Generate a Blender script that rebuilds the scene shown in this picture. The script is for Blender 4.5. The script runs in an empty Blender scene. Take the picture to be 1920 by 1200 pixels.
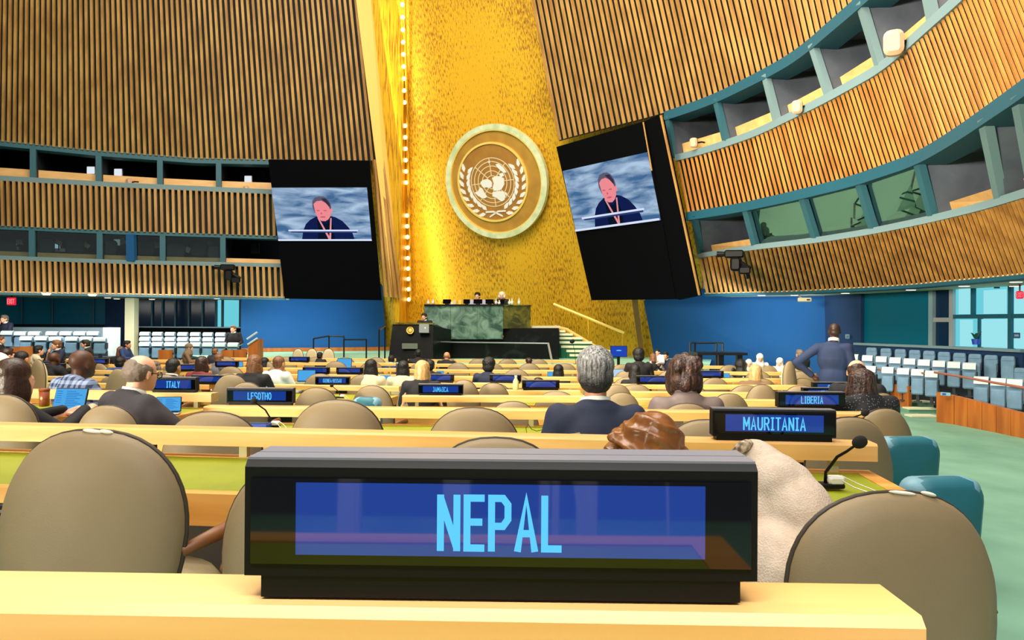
import bpy, math, random
from mathutils import Vector, Matrix, Euler, noise

# ------------------------------------------------------------------ camera, world, lights, exposure
SC = bpy.context.scene
COL = SC.collection
FPX = 1440.0
CAMP = Vector((0.0, 0.0, 1.2))
ROLL, PITCH = 0.0064, 0.0035
cp, sp = math.cos(PITCH), math.sin(PITCH)
fwd = Vector((0, cp, sp)); up0 = Vector((0, -sp, cp)); r0 = Vector((1, 0, 0))
right = r0 * math.cos(ROLL) + up0 * math.sin(ROLL)
upv = up0 * math.cos(ROLL) - r0 * math.sin(ROLL)
cd = bpy.data.cameras.new('camera'); cam = bpy.data.objects.new('camera', cd); COL.objects.link(cam)
m = Matrix((right, upv, -fwd)).transposed().to_4x4(); m.translation = CAMP
cam.matrix_world = m
cd.sensor_width = 36.0; cd.lens = 36.0 * FPX / 1920.0
cd.clip_start = 0.05; cd.clip_end = 200
SC.camera = cam
SC.view_settings.view_transform = 'Standard'; SC.view_settings.look = 'None'
SC.view_settings.gamma = 1.0; SC.view_settings.use_curve_mapping = False
SC.view_settings.exposure = -0.08

W = bpy.data.worlds.new('hall_air'); SC.world = W; W.use_nodes = True
W.node_tree.nodes['Background'].inputs[0].default_value = (0.95, 0.97, 1.0, 1)
W.node_tree.nodes['Background'].inputs[1].default_value = 0.20

def area(name, loc, target, sx, sy, power, col=(1, 1, 1), spread=math.pi):
    l = bpy.data.lights.new(name, 'AREA'); l.shape = 'RECTANGLE'; l.size = sx; l.size_y = sy
    l.energy = power; l.color = col; l.spread = spread
    o = bpy.data.objects.new(name, l); COL.objects.link(o); o.location = loc
    o.rotation_euler = (Vector(target) - Vector(loc)).to_track_quat('-Z', 'Y').to_euler()
    return o
area('ceiling_light_front', (-2, 10, 13), (-2, 10.5, 0), 16, 10, 2350, (1.0, 0.93, 0.80))
area('ceiling_light_rear', (0, -2, 9), (0, 2.5, 0), 9, 5, 480, (1.0, 0.92, 0.78))
area('ceiling_light_wall', (-2, 12, 15), (-1, 27, 5), 12, 5, 2200, (1.0, 0.90, 0.68))
area('ceiling_light_side', (-3, 8, 10), (8, 17, 4), 8, 5, 1100, (1.0, 0.87, 0.62))
area('right_wall_fill', (-10, -4, 3.0), (8.5, 17, 3.8), 4, 2, 430, (1.0, 0.90, 0.70), .62)  # added fill, brightens the right gallery slats from out of view
area('left_wall_fill', (-3, 2, 12.5), (-9, 25, 5), 4, 2, 1200, (1.0, 0.90, 0.70))  # added fill for the far left slats, also out of view

# ------------------------------------------------------------------ projection helpers
def ray(px, py):
    return right * ((px - 960) / FPX) + upv * ((600 - py) / FPX) + fwd
def P(px, py, y):
    d = ray(px, py); return CAMP + d * (y / d.y)
def PZ(px, py, z):
    d = ray(px, py); return CAMP + d * ((z - CAMP.z) / d.z)
def interp(x, pts):
    if x <= pts[0][0]:
        a, b = pts[0], pts[1]
    elif x >= pts[-1][0]:
        a, b = pts[-2], pts[-1]
    else:
        for a, b in zip(pts, pts[1:]):
            if a[0] <= x <= b[0]: break
    t = (x - a[0]) / (b[0] - a[0]); return a[1] + (b[1] - a[1]) * t
DEPTH = [(0, .24), (.7, .24), (2.8, .428), (5.0, .56), (7.3, .72), (8.6, .78), (10, .83), (11.2, .86), (12.5, .88), (14, .89), (40, .89)]
def F(y):                                   # floor height of the sloping hall
    return .34 - interp(max(0.0, y), DEPTH)

# ------------------------------------------------------------------ materials
def lin(c):
    return tuple(((v / 255) / 12.92 if v / 255 <= .04045 else ((v / 255 + .055) / 1.055) ** 2.4) for v in c)
MATS = {}
def mat(name, rgb, rough=.6, metal=0.0, rgb2=None, scale=(8, 8, 8), detail=3, bump=0.0, bscale=60, emit=None, estr=0.0, spec=.5, coat=0.0, contrast=(.35, .65), dist=0.0):
    if name in MATS: return MATS[name]
    mt = bpy.data.materials.new(name); mt.use_nodes = True; nt = mt.node_tree; N = nt.nodes; L = nt.links
    b = N['Principled BSDF']; c = lin(rgb) + (1,)
    b.inputs['Base Color'].default_value = c; b.inputs['Roughness'].default_value = rough; b.inputs['Metallic'].default_value = metal
    b.inputs['Specular IOR Level'].default_value = spec; b.inputs['Coat Weight'].default_value = coat; b.inputs['Coat Roughness'].default_value = .1
    if rgb2 is not None or bump:
        tc = N.new('ShaderNodeTexCoord'); mp = N.new('ShaderNodeMapping'); L.new(tc.outputs['Object'], mp.inputs[0])
        mp.inputs['Scale'].default_value = scale
    if rgb2 is not None:
        n = N.new('ShaderNodeTexNoise'); n.inputs['Scale'].default_value = 1.0; n.inputs['Detail'].default_value = detail; n.inputs['Distortion'].default_value = dist
        L.new(mp.outputs[0], n.inputs['Vector'])
        rp = N.new('ShaderNodeValToRGB'); rp.color_ramp.elements[0].position = contrast[0]; rp.color_ramp.elements[1].position = contrast[1]
        rp.color_ramp.elements[0].color = c; rp.color_ramp.elements[1].color = lin(rgb2) + (1,)
        L.new(n.outputs[0], rp.inputs[0]); L.new(rp.outputs[0], b.inputs['Base Color'])
    if bump:
        n2 = N.new('ShaderNodeTexNoise'); n2.inputs['Scale'].default_value = bscale; n2.inputs['Detail'].default_value = 2
        L.new(tc.outputs['Object'], n2.inputs['Vector'])
        bp = N.new('ShaderNodeBump'); bp.inputs['Strength'].default_value = bump; bp.inputs['Distance'].default_value = .02
        L.new(n2.outputs[0], bp.inputs['Height']); L.new(bp.outputs[0], b.inputs['Normal'])
    if emit is not None:
        b.inputs['Emission Color'].default_value = lin(emit) + (1,); b.inputs['Emission Strength'].default_value = estr
    MATS[name] = mt; return mt
def emi(name, rgb, s=1.0):
    return mat(name, (0, 0, 0), .6, emit=rgb, estr=s, spec=0.0)
def glass(name, tint, refl=.12, alpha=.8):
    if name in MATS: return MATS[name]
    mt = bpy.data.materials.new(name); mt.use_nodes = True; nt = mt.node_tree; N = nt.nodes; L = nt.links
    for x in list(N): N.remove(x)
    o = N.new('ShaderNodeOutputMaterial'); t = N.new('ShaderNodeBsdfTransparent'); g = N.new('ShaderNodeBsdfGlossy'); mx = N.new('ShaderNodeMixShader')
    t.inputs[0].default_value = lin(tint) + (1,); g.inputs['Roughness'].default_value = .02; g.inputs[0].default_value = (.9, .95, .95, 1)
    mx.inputs[0].default_value = refl
    L.new(t.outputs[0], mx.inputs[1]); L.new(g.outputs[0], mx.inputs[2]); L.new(mx.outputs[0], o.inputs[0])
    MATS[name] = mt; return mt

SLAT = mat('slat_wood', (196, 150, 84), .55, rgb2=(158, 112, 56), scale=(3, 3, .6), detail=4)
SLAT_R = mat('slat_wood_amber', (212, 146, 70), .55, rgb2=(168, 108, 44), scale=(3, 3, .6), detail=4)
BACKING = mat('dark_teal_backing', (16, 28, 30), .8)
TEAL = mat('teal_paint', (48, 96, 112), .6)
TEALD = mat('deep_teal_paint', (14, 78, 98), .6)
GREYSILL = mat('grey_sill_paint', (112, 138, 146), .6)
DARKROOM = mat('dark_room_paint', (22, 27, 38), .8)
GREYROOM = mat('grey_partition', (92, 98, 112), .8, rgb2=(78, 84, 98), scale=(2, 2, 2))
MAPLE = mat('maple_board', (238, 190, 124), .45, rgb2=(226, 172, 104), scale=(1, 6, 6), detail=4)
LEDGE = mat('ledge_maple', (240, 192, 124), .4, rgb2=(228, 172, 98), scale=(1.2, 14, 14), detail=5)
DESKWOOD = mat('desk_maple', (236, 176, 92), .4, rgb2=(214, 146, 64), scale=(1.5, 16, 16), detail=5)
LEATHER = mat('yellow_green_leather', (150, 160, 12), .5, rgb2=(138, 148, 10), scale=(4, 4, 4))
POST = mat('post_paint', (196, 188, 140), .5)
DARKPANEL = mat('modesty_panel', (58, 40, 26), .6)  # even dark brown
TAN = mat('tan_vinyl', (142, 123, 91), .55, rgb2=(134, 114, 83), scale=(3, 3, 3), bump=.08, bscale=260)
CREAMV = mat('cream_vinyl', (206, 190, 152), .55)
PIPE = mat('dark_piping', (58, 48, 36), .5)
TEALV = mat('teal_vinyl', (40, 120, 136), .5, rgb2=(32, 108, 126), scale=(3, 3, 3))
TEALP = mat('pale_teal_vinyl', (120, 168, 190), .5)
CHAIRWOOD = mat('chair_wood', (128, 78, 40), .45)
STEEL = mat('brushed_steel', (150, 152, 155), .35, metal=.9)
BLACK = mat('black_plastic', (7, 8, 12), .45, spec=.25)
BLACKM = mat('black_matte', (5, 6, 9), .9, spec=.05)
GLOSSBLACK = mat('black_glass', (3, 4, 7), .04, spec=.5)
SIGNTOP = mat('grey_sign_top', (118, 120, 130), .4)
SCREENBLUE = mat('sign_screen_blue', (2, 4, 12), .03, emit=(24, 66, 164), estr=.8, spec=.8)
LETTER = emi('sign_letter_cyan', (92, 196, 250), 1.25)
FOAM = mat('mic_foam', (18, 18, 20), .95)
WHITEP = mat('white_plastic', (225, 222, 210), .5)
LAPBLUE = emi('laptop_screen_blue', (82, 172, 236), 1.0)
LAPWHITE = emi('laptop_screen_pale', (190, 222, 245), 1.0)
LAPLINE = emi('laptop_text_blue', (44, 118, 200), 1.0)
SILVER = mat('silver_shell', (170, 174, 180), .35, metal=.5)
CARPET = mat('green_carpet', (128, 174, 152), .95, rgb2=(104, 150, 130), scale=(1.6, .8, 1), detail=6, contrast=(.3, .7))
STAGEGREEN = mat('stage_green', (160, 214, 184), .8)
STEPGREEN = mat('step_green', (28, 104, 76), .8)
STEPWHITE = mat('step_white', (232, 228, 196), .6)
BLUEWALL = mat('blue_wall_paint', (0, 76, 134), .85)
NAVYWALL = mat('navy_paint_and_shade', (8, 44, 84), .7)
SOFFIT = mat('soffit_cream', (206, 200, 168), .7)
COLUMN = mat('cream_column', (206, 206, 172), .6)
TRIMGOLD = mat('cream_gold_fin', (246, 196, 104), .5)
BLACKMARBLE = mat('black_marble', (7, 9, 12), .42, spec=.15, rgb2=(30, 42, 40), scale=(2.2, 2.2, 2.2), detail=8, contrast=(.56, .8), dist=1.4)
GREENMARBLE = mat('green_marble', (44, 74, 66), .25, rgb2=(142, 172, 156), scale=(2.6, 2.6, 2.6), detail=10, contrast=(.38, .8), dist=1.3)
OLIVEMARBLE = mat('olive_marble', (66, 66, 24), .3, rgb2=(142, 134, 50), scale=(2, 2, 2), detail=8, contrast=(.38, .74), dist=2.2)
WOODPANEL = mat('cherry_panel', (190, 112, 44), .45, rgb2=(158, 84, 28), scale=(5, 5, .8), detail=4)
SEATBLUE = mat('seat_blue_grey', (104, 138, 166), .7, rgb2=(92, 126, 154), scale=(5, 5, 5))
SEATPALE = mat('pale_lit_top_and_rail', (196, 210, 214), .7)
SEATPED = mat('seat_pedestal', (24, 32, 40), .6)
RED = emi('exit_red', (255, 36, 66), 1.0)
REDL = emi('exit_letter', (255, 190, 190), 1.1)
LAMP = emi('downlight_glow', (255, 250, 235), 3.0)
BULB = emi('warm_bulb', (255, 236, 150), 4.0)
DAYPANE = emi('bright_window_cyan', (112, 212, 226), 1.0)
CURTAIN = emi('backlit_curtain', (160, 234, 242), 1.0)
BOXBLUE = mat('blue_box', (28, 62, 170), .5)
COPPER = mat('copper_cup', (150, 74, 30), .5, rgb2=(120, 54, 20), scale=(20, 20, 20))
CABLEW = mat('white_cable', (220, 220, 205), .5)
RAIL = mat('black_rail', (10, 16, 26), .4)

def goldmat():
    mt = bpy.data.materials.new('gold_mosaic'); mt.use_nodes = True; nt = mt.node_tree; N = nt.nodes; L = nt.links
    b = N['Principled BSDF']; b.inputs['Roughness'].default_value = .42; b.inputs['Metallic'].default_value = .35
    tc = N.new('ShaderNodeTexCoord')
    mp = N.new('ShaderNodeMapping'); mp.inputs['Scale'].default_value = (26, 6.5, 1); L.new(tc.outputs['Object'], mp.inputs[0])
    n = N.new('ShaderNodeTexNoise'); n.inputs['Scale'].default_value = 1.0; n.inputs['Detail'].default_value = 4; L.new(mp.outputs[0], n.inputs['Vector'])
    mp2 = N.new('ShaderNodeMapping'); mp2.inputs['Scale'].default_value = (.45, .35, 1); L.new(tc.outputs['Object'], mp2.inputs[0])
    n2 = N.new('ShaderNodeTexNoise'); n2.inputs['Scale'].default_value = 1.0; n2.inputs['Detail'].default_value = 3; L.new(mp2.outputs[0], n2.inputs['Vector'])
    ad = N.new('ShaderNodeMath'); ad.operation = 'MULTIPLY_ADD'; ad.inputs[1].default_value = .5
    L.new(n2.outputs[0], ad.inputs[0]); L.new(n.outputs[0], ad.inputs[2])
    rp = N.new('ShaderNodeValToRGB'); e = rp.color_ramp.elements
    e[0].position = .74; e[0].color = lin((238, 184, 40)) + (1,); e[1].position = .92; e[1].color = lin((160, 108, 30)) + (1,)
    L.new(ad.outputs[0], rp.inputs[0]); L.new(rp.outputs[0], b.inputs['Base Color'])
    bp = N.new('ShaderNodeBump'); bp.inputs['Strength'].default_value = .3; bp.inputs['Distance'].default_value = .03
    L.new(n.outputs[0], bp.inputs['Height']); L.new(bp.outputs[0], b.inputs['Normal'])
    MATS['gold_mosaic'] = mt; return mt
GOLD = goldmat()

# ------------------------------------------------------------------ mesh builder
class MB:
    def __init__(s): s.v = []; s.f = []
    def add(s, vs, fs):
        o = len(s.v); s.v += [tuple(v) for v in vs]; s.f += [tuple(i + o for i in f) for f in fs]; return s
    def hexa(s, b, t):                      # two quads of four points
        return s.add(list(b) + list(t), [(3, 2, 1, 0), (4, 5, 6, 7), (0, 1, 5, 4), (1, 2, 6, 5), (2, 3, 7, 6), (3, 0, 4, 7)])
    def box(s, c, d, rot=None):
        c = Vector(c); h = Vector(d) / 2; M = Euler(rot).to_matrix() if rot else None
        pts = []
        for z in (-1, 1):
            for x, y in ((-1, -1), (1, -1), (1, 1), (-1, 1)):
                p = Vector((x * h.x, y * h.y, z * h.z)); pts.append(c + (M @ p if M else p))
        return s.hexa(pts[:4], pts[4:])
    def bbox(s, x0, x1, y0, y1, z0, z1): return s.box(((x0 + x1) / 2, (y0 + y1) / 2, (z0 + z1) / 2), (x1 - x0, y1 - y0, z1 - z0))
    def rbox(s, c, d, r=.02, rot=None, seg=3):   # box with rounded outline in x-z and softened faces in y
        c = Vector(c); hx, hy, hz = d[0] / 2, d[1] / 2, d[2] / 2; r = min(r, hx * .98, hz * .98); M = Euler(rot).to_matrix() if rot else None
        def ring(inset, y):
            pts = []
            for cx, cz, a0 in ((1, 1, 0), (-1, 1, 90), (-1, -1, 180), (1, -1, 270)):
                for k in range(seg + 1):
                    a = math.radians(a0 + 90 * k / seg)
                    p = Vector((cx * (hx - r) + (r - inset) * math.cos(a), y, cz * (hz - r) + (r - inset) * math.sin(a)))
                    pts.append(c + (M @ p if M else p))
            return pts
        e = min(r * .6, hy * .6)
        return s.loft([ring(e, -hy), ring(0, -hy + e), ring(0, hy - e), ring(e, hy)], True)
    def loft(s, rings, caps=True, closed=True):
        n = len(rings[0]); fs = []
        for i in range(len(rings) - 1):
            for j in range(n if closed else n - 1):
                a = i * n + j; b = i * n + (j + 1) % n; fs.append((a, b, b + n, a + n))
        vs = [p for r in rings for p in r]
        if caps:
            fs.append(tuple(range(n - 1, -1, -1))); fs.append(tuple(range((len(rings) - 1) * n, len(rings) * n)))
        return s.add(vs, fs)
    def tube(s, pts, r, seg=8, caps=True):
        pts = [Vector(p) for p in pts]; rings = []; ref = None
        for i, p in enumerate(pts):
            t = (pts[min(i + 1, len(pts) - 1)] - pts[max(i - 1, 0)]).normalized()
            if ref is None: ref = Vector((0, 0, 1)) if abs(t.z) < .9 else Vector((1, 0, 0))
            u = t.cross(ref).normalized(); w = u.cross(t).normalized(); ref = w
            rr = r[i] if isinstance(r, (list, tuple)) else r
            rings.append([p + (u * math.cos(2 * math.pi * k / seg) + w * math.sin(2 * math.pi * k / seg)) * rr for k in range(seg)])
        return s.loft(rings, caps)
    def lathe(s, prof, seg=16, c=(0, 0, 0)):
        c = Vector(c); rings = [[c + Vector((r * math.cos(2 * math.pi * k / seg), r * math.sin(2 * math.pi * k / seg), z)) for k in range(seg)] for r, z in prof]
        return s.loft(rings, True)
    def ell(s, c, r, rot=None, seg=16, rng=10):
        c = Vector(c); M = Euler(rot).to_matrix() if rot else None; rings = []
        for i in range(rng + 1):
            a = math.pi * (i + .02) / (rng + .04) - math.pi / 2
            ring = []
            for k in range(seg):
                q = 2 * math.pi * k / seg
                p = Vector((r[0] * math.cos(a) * math.cos(q), r[1] * math.cos(a) * math.sin(q), r[2] * math.sin(a)))
                ring.append(c + (M @ p if M else p))
            rings.append(ring)
        return s.loft(rings, True)
    def cap(s, p0, p1, a, b, seg=12):       # tapered capsule
        p0 = Vector(p0); p1 = Vector(p1); t = (p1 - p0).normalized(); pts = []; rs = []
        for k in range(4):
            q = math.pi / 2 * k / 4; pts.append(p0 - t * a * math.cos(q)); rs.append(max(.002, a * math.sin(q)))
        pts += [p0, p1]; rs += [a, b]
        for k in range(1, 5):
            q = math.pi / 2 * k / 4; pts.append(p1 + t * b * math.sin(q)); rs.append(max(.002, b * math.cos(q)))
        return s.tube(pts, rs, seg)
    def mesh(s, name, smooth=False):
        me = bpy.data.meshes.new(name); me.from_pydata(s.v, [], s.f); me.update()
        if smooth: me.polygons.foreach_set('use_smooth', [True] * len(me.polygons))
        return me
def new(name, me, mt=None, parent=None, slot=False):
    o = bpy.data.objects.new(name, me)
    if mt is not None:
        if slot:
            if not me.materials: me.materials.append(None)
            o.material_slots[0].link = 'OBJECT'; o.material_slots[0].material = mt
        elif not me.materials: me.materials.append(mt)
    COL.objects.link(o)
    if parent is not None: o.parent = parent
    return o
def obj(name, mb, mt, parent=None, smooth=False): return new(name, mb.mesh(name, smooth), mt, parent)
def tag(o, label, cat, group=None):
    o['label'] = label; o['category'] = cat
    if group: o['group'] = group
    return o
def struct(o, kind='structure'): o['kind'] = kind; return o
def thing(name, loc, rz=0, label='', cat='', group=None, sc=1.0):
    o = bpy.data.objects.new(name, None); COL.objects.link(o); o.location = loc; o.rotation_euler = (0, 0, rz)
    o.scale = (sc, sc, sc) if not isinstance(sc, (tuple, list)) else sc
    o.empty_display_size = .1
    return tag(o, label, cat, group)
def dup(root, loc, rz, label, group=None, sc=None, cat=None):
    def cp_(o, par):
        c = o.copy(); COL.objects.link(c)
        if par is not None: c.parent = par
        for ch in o.children: cp_(ch, c)
        return c
    r = cp_(root, None); r.location = loc; r.rotation_euler = (0, 0, rz)
    if sc is not None: r.scale = (sc, sc, sc) if not isinstance(sc, (tuple, list)) else sc
    r['label'] = label
    if group: r['group'] = group
    if cat: r['category'] = cat
    return r
ORD = 'first second third fourth fifth sixth seventh eighth ninth tenth eleventh twelfth thirteenth fourteenth fifteenth sixteenth seventeenth eighteenth nineteenth twentieth twenty-first twenty-second twenty-third twenty-fourth'.split()
# ------------------------------------------------------------------ body shapes (grown as one skin by a voxel remesh)
def blob(mb, voxel, smooth=3, name='blob', noise_amp=0, noise_sc=20):
    me = mb.mesh('tmp'); o = bpy.data.objects.new('tmp', me); COL.objects.link(o)
    r = o.modifiers.new('r', 'REMESH'); r.mode = 'VOXEL'; r.voxel_size = voxel
    s = o.modifiers.new('s', 'SMOOTH'); s.iterations = smooth; s.factor = .5
    dg = bpy.context.evaluated_depsgraph_get(); me2 = bpy.data.meshes.new_from_object(o.evaluated_get(dg)); me2.name = name
    bpy.data.objects.remove(o); bpy.data.meshes.remove(me)
    if noise_amp:
        for v in me2.vertices:
            v.co += v.normal * noise_amp * noise.noise(v.co * noise_sc)
    me2.polygons.foreach_set('use_smooth', [True] * len(me2.polygons))
    return me2
# frame of a seated figure: floor below the pelvis is the origin, facing +y
HC = Vector((0, .05, 1.20))                  # head centre
def head_prims(m, c=HC, k=1.0, face=True, tilt=0.0):
    R = Euler((tilt, 0, 0)).to_matrix()
    def e(p, r, rot=None): m.ell(c + R @ (Vector(p) * k), tuple(x * k for x in r), (tilt, 0, 0) if rot is None else rot)
    e((0, -.012, .025), (.077, .094, .083)); e((0, .03, -.03), (.062, .064, .082)); e((0, .052, -.078), (.042, .04, .034))
    e((0, .094, -.024), (.013, .018, .024)); e((0, .085, .005), (.05, .012, .012)); e((0, .08, -.065), (.024, .016, .012))
    for s in (-1, 1): e((s * .078, -.008, -.012), (.010, .02, .034))
def hand_prims(m, w, d, up=Vector((0, 0, 1)), curl=.5, side=1):
    """palm and five fingers from wrist point w along d"""
    d = d.normalized(); lat = d.cross(up).normalized() * side; n_ = lat.cross(d).normalized() * side
    c = w + d * .05; m.cap(w, w + d * .085, .026, .034, 8); m.ell(c + d * .01, (.04, .04, .022), seg=10, rng=6)
    for k, (o_, L) in enumerate(((-.033, .058), (-.011, .072), (.011, .068), (.031, .052))):
        p = w + d * .085 + lat * o_; q = p + d * L * .55 - n_ * L * .2 * curl; r_ = q + d * L * .42 - n_ * L * .55 * curl
        m.cap(p, q, .0098, .0088, 8); m.cap(q, r_, .0088, .0072, 8)
    p = w + d * .03 - lat * .034; q = p + d * .035 - lat * .025 - n_ * .012; m.cap(p, q, .013, .011, 8); m.cap(q, q + d * .03 - lat * .004, .011, .008, 8)
POSES = {
 'typehigh': {'L': ((-.25, .14, .87), (-.05, .38, .96)), 'R': ((.27, .16, .86), (.10, .42, .97))},
 'desk': {'L': ((-.245, .08, .77), (-.16, .36, .79)), 'R': ((.245, .08, .77), (.16, .36, .79))},
 'type': {'L': ((-.25, .05, .77), (-.11, .34, .80)), 'R': ((.25, .05, .77), (.11, .34, .80))},
 'chinR': {'L': ((-.245, .10, .77), (-.10, .34, .79)), 'R': ((.26, .18, .80), (.10, .18, 1.02))},
 'wideR': {'L': ((-.26, .05, .74), (-.12, .33, .79)), 'R': ((.36, .16, .80), (.16, .40, .80))},
 'lap': {'L': ((-.25, -.02, .76), (-.14, .22, .62)), 'R': ((.25, -.02, .76), (.14, .22, .62))},
}
def sleeve_pts(pose):
    return [(Vector((s * .175, -.02, 1.0)), Vector(POSES[pose][k][0]), Vector(POSES[pose][k][1])) for s, k in ((-1, 'L'), (1, 'R'))]
def make_body(pose, vox=.012, tilt=0.0):
    m = MB(); head_prims(m, tilt=tilt); m.cap((0, .0, 1.0), (0, .02, 1.14), .056, .053)
    m.ell((0, -.01, .86), (.16, .10, .19)); m.ell((0, 0, .62), (.15, .11, .19)); m.cap((-.15, -.02, .99), (.15, -.02, .99), .055, .055)
    for a, e, w in sleeve_pts(pose): m.cap(a, e, .046, .038); m.cap(e, w, .038, .027)
    for s in (-1, 1): m.cap((s * .1, 0, .52), (s * .12, .42, .5), .075, .06); m.cap((s * .12, .42, .5), (s * .12, .44, .1), .055, .04); m.cap((s * .12, .42, .05), (s * .12, .58, .04), .04, .03)
    me = blob(m, vox, 3, 'body')
    h = MB()
    for (a, e, w), s in zip(sleeve_pts(pose), (-1, 1)):
        d = (w - e).normalized()
        if pose == 'chinR' and s > 0: d = (Vector((.05, .13, 1.13)) - w).normalized()
        hand_prims(h, w - d * .01, d, Vector((0, 0, 1)) if abs(d.z) < .8 else Vector((0, -1, 0)), .5, 1 if s > 0 else -1)
    hm = blob(h, .0055, 1, 'hands')
    vs = [tuple(v.co) for v in me.vertices] + [tuple(v.co) for v in hm.vertices]; n_ = len(me.vertices)
    fs = [tuple(p.vertices) for p in me.polygons] + [tuple(i + n_ for i in p.vertices) for p in hm.polygons]
    out = bpy.data.meshes.new('body'); out.from_pydata(vs, [], fs); out.polygons.foreach_set('use_smooth', [True] * len(fs)); out.materials.append(None)
    return out
def make_jacket(pose, vox=.013, women=False, bulk=1.0, collar=True):
    m = MB(); b = bulk * (.92 if women else 1.0)
    m.ell((0, -.015, .86), (.195 * b, .13 * b, .21)); m.ell((0, -.06, .90), (.165 * b, .085, .15)); m.ell((0, .0, .62), (.18 * b, .14 * b, .2))
    m.cap((-.165 * b, -.025, .985), (.165 * b, -.025, .985), .075, .075); m.ell((0, -.03, 1.035), (.12 * b, .07, .055))
    for a, e, w in sleeve_pts(pose): m.cap(a, e, .068 * b, .054 * b); m.cap(e, e.lerp(w, .93), .054 * b, .04 * b)
    me = blob(m, vox, 4, 'jacket', .006, 9); me.materials.append(None); return me
def make_collar():
    m = MB(); rings = []
    for k in range(25):
        a = 2 * math.pi * k / 24; rings.append(None)
    pts = [Vector((.066 * math.cos(2 * math.pi * k / 24), .012 + .062 * math.sin(2 * math.pi * k / 24), 1.062 - .022 * math.sin(2 * math.pi * k / 24))) for k in range(24)]
    prof = [(0, -.02), (.01, -.02), (.004, .035), (-.006, .035)]
    vs = []
    for p in pts:
        d = Vector((p.x, p.y - .012, 0)).normalized()
        for o_, z in prof: vs.append(p + d * o_ + Vector((0, 0, z)))
    n_ = 24; m.add(vs, [(4 * i + j, 4 * ((i + 1) % n_) + j, 4 * ((i + 1) % n_) + (j + 1) % 4, 4 * i + (j + 1) % 4) for i in range(n_) for j in range(4)])
    me = m.mesh('collar', True); me.materials.append(None); return me
def make_trousers():
    m = MB(); m.ell((0, 0, .52), (.18, .15, .11))
    for s in (-1, 1): m.cap((s * .1, 0, .52), (s * .12, .42, .51), .09, .075); m.cap((s * .12, .42, .5), (s * .12, .44, .12), .07, .055); m.cap((s * .12, .42, .05), (s * .12, .58, .045), .045, .035)
    me = blob(m, .02, 3, 'trousers'); me.materials.append(None); return me
def hair_mesh(style, vox=.009, tilt=0.0):
    m = MB(); c = HC
    def e(p, r, rot=None): m.ell(c + Vector(p), r, rot)
    amp, sc = .004, 38
    if style == 'short': e((0, -.02, .036), (.091, .102, .084)); e((0, -.05, -.015), (.085, .068, .075)); e((0, .03, .085), (.06, .06, .03))
    elif style == 'crop': e((0, -.02, .036), (.081, .094, .079)); e((0, -.05, -.005), (.073, .058, .07)); amp = .0015
    elif style == 'fringe':                  # hair round the back of a balding head
        e((0, -.046, .0), (.083, .074, .07)); e((-.052, -.02, .012), (.032, .06, .05)); e((.052, -.02, .012), (.032, .06, .05)); m.ell(c + Vector((0, -.06, .03)), (.066, .05, .055)); amp, sc = .004, 60
    elif style == 'wavy':
        e((0, -.02, .036), (.098, .105, .086)); e((0, -.05, -.02), (.106, .085, .075)); e((-.07, -.01, -.03), (.045, .06, .075)); e((.07, -.01, -.03), (.045, .06, .075)); e((-.05, -.07, .05), (.05, .05, .05)); e((.045, -.075, .06), (.05, .05, .05)); amp, sc = .012, 24
    elif style == 'bob':
        e((0, -.02, .045), (.09, .102, .09)); m.cap(c + Vector((0, -.045, .0)), c + Vector((0, -.05, -.10)), .088, .085); e((-.07, -.005, -.06), (.03, .055, .08)); e((.07, -.005, -.06), (.03, .055, .08))
    elif style == 'long':
        e((0, -.02, .045), (.088, .102, .088)); m.loft([[c + Vector((w * math.cos(2 * math.pi * k / 16), y + d * math.sin(2 * math.pi * k / 16), z)) for k in range(16)] for w, d, y, z in ((.082, .08, -.03, .05), (.093, .078, -.045, -.03), (.098, .062, -.062, -.12), (.108, .05, -.085, -.21), (.100, .04, -.098, -.28), (.07, .025, -.10, -.33))], True)
        e((-.072, .0, -.07), (.026, .05, .10)); e((.072, .0, -.07), (.026, .05, .10)); amp, sc = .002, 30
    elif style == 'bun':
        e((0, -.02, .045), (.085, .1, .086)); e((0, -.05, -.02), (.075, .06, .07)); e((0, -.125, .03), (.055, .05, .055)); amp = .006
    elif style == 'afro': e((0, -.02, .055), (.105, .11, .10)); e((0, -.05, -.01), (.095, .075, .08)); amp, sc = .006, 50
    elif style == 'scarf':
        e((0, -.015, .04), (.094, .108, .096)); m.cap(c + Vector((0, -.02, -.04)), c + Vector((0, -.03, -.17)), .088, .13); amp, sc = .006, 12
    elif style == 'hood': e((0, -.02, .03), (.12, .13, .12)); m.cap(c + Vector((0, -.03, -.05)), c + Vector((0, -.03, -.18)), .11, .15); amp, sc = .008, 10
    me = blob(m, vox, 2, 'hair', amp, sc)
    me.materials.append(None); return me
BODY = {p: make_body(p) for p in POSES}
JAC = {(p, w): make_jacket(p, women=w) for p in POSES for w in (False, True)}
COLLAR = make_collar(); TROUS = make_trousers()
HAIR = {s: hair_mesh(s) for s in ('short', 'crop', 'fringe', 'wavy', 'bob', 'long', 'bun', 'afro', 'scarf', 'hood')}
me_eye = MB().ell((0, 0, 0), (.011, .008, .0065), seg=10, rng=6).mesh('eye', True); me_eye.materials.append(mat('eye_dark', (30, 22, 20), .3))
me_mouth = MB().ell((0, 0, 0), (.024, .006, .006), seg=10, rng=6).mesh('mouth', True); me_mouth.materials.append(mat('lip', (150, 76, 72), .5))
def skinm(nm, c): return mat('skin_' + nm, c, .5)
SK = {'dark': skinm('dark', (84, 50, 36)), 'brown': skinm('brown', (140, 88, 60)), 'tan': skinm('tan', (206, 148, 112)), 'light': skinm('light', (236, 178, 148))}
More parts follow.
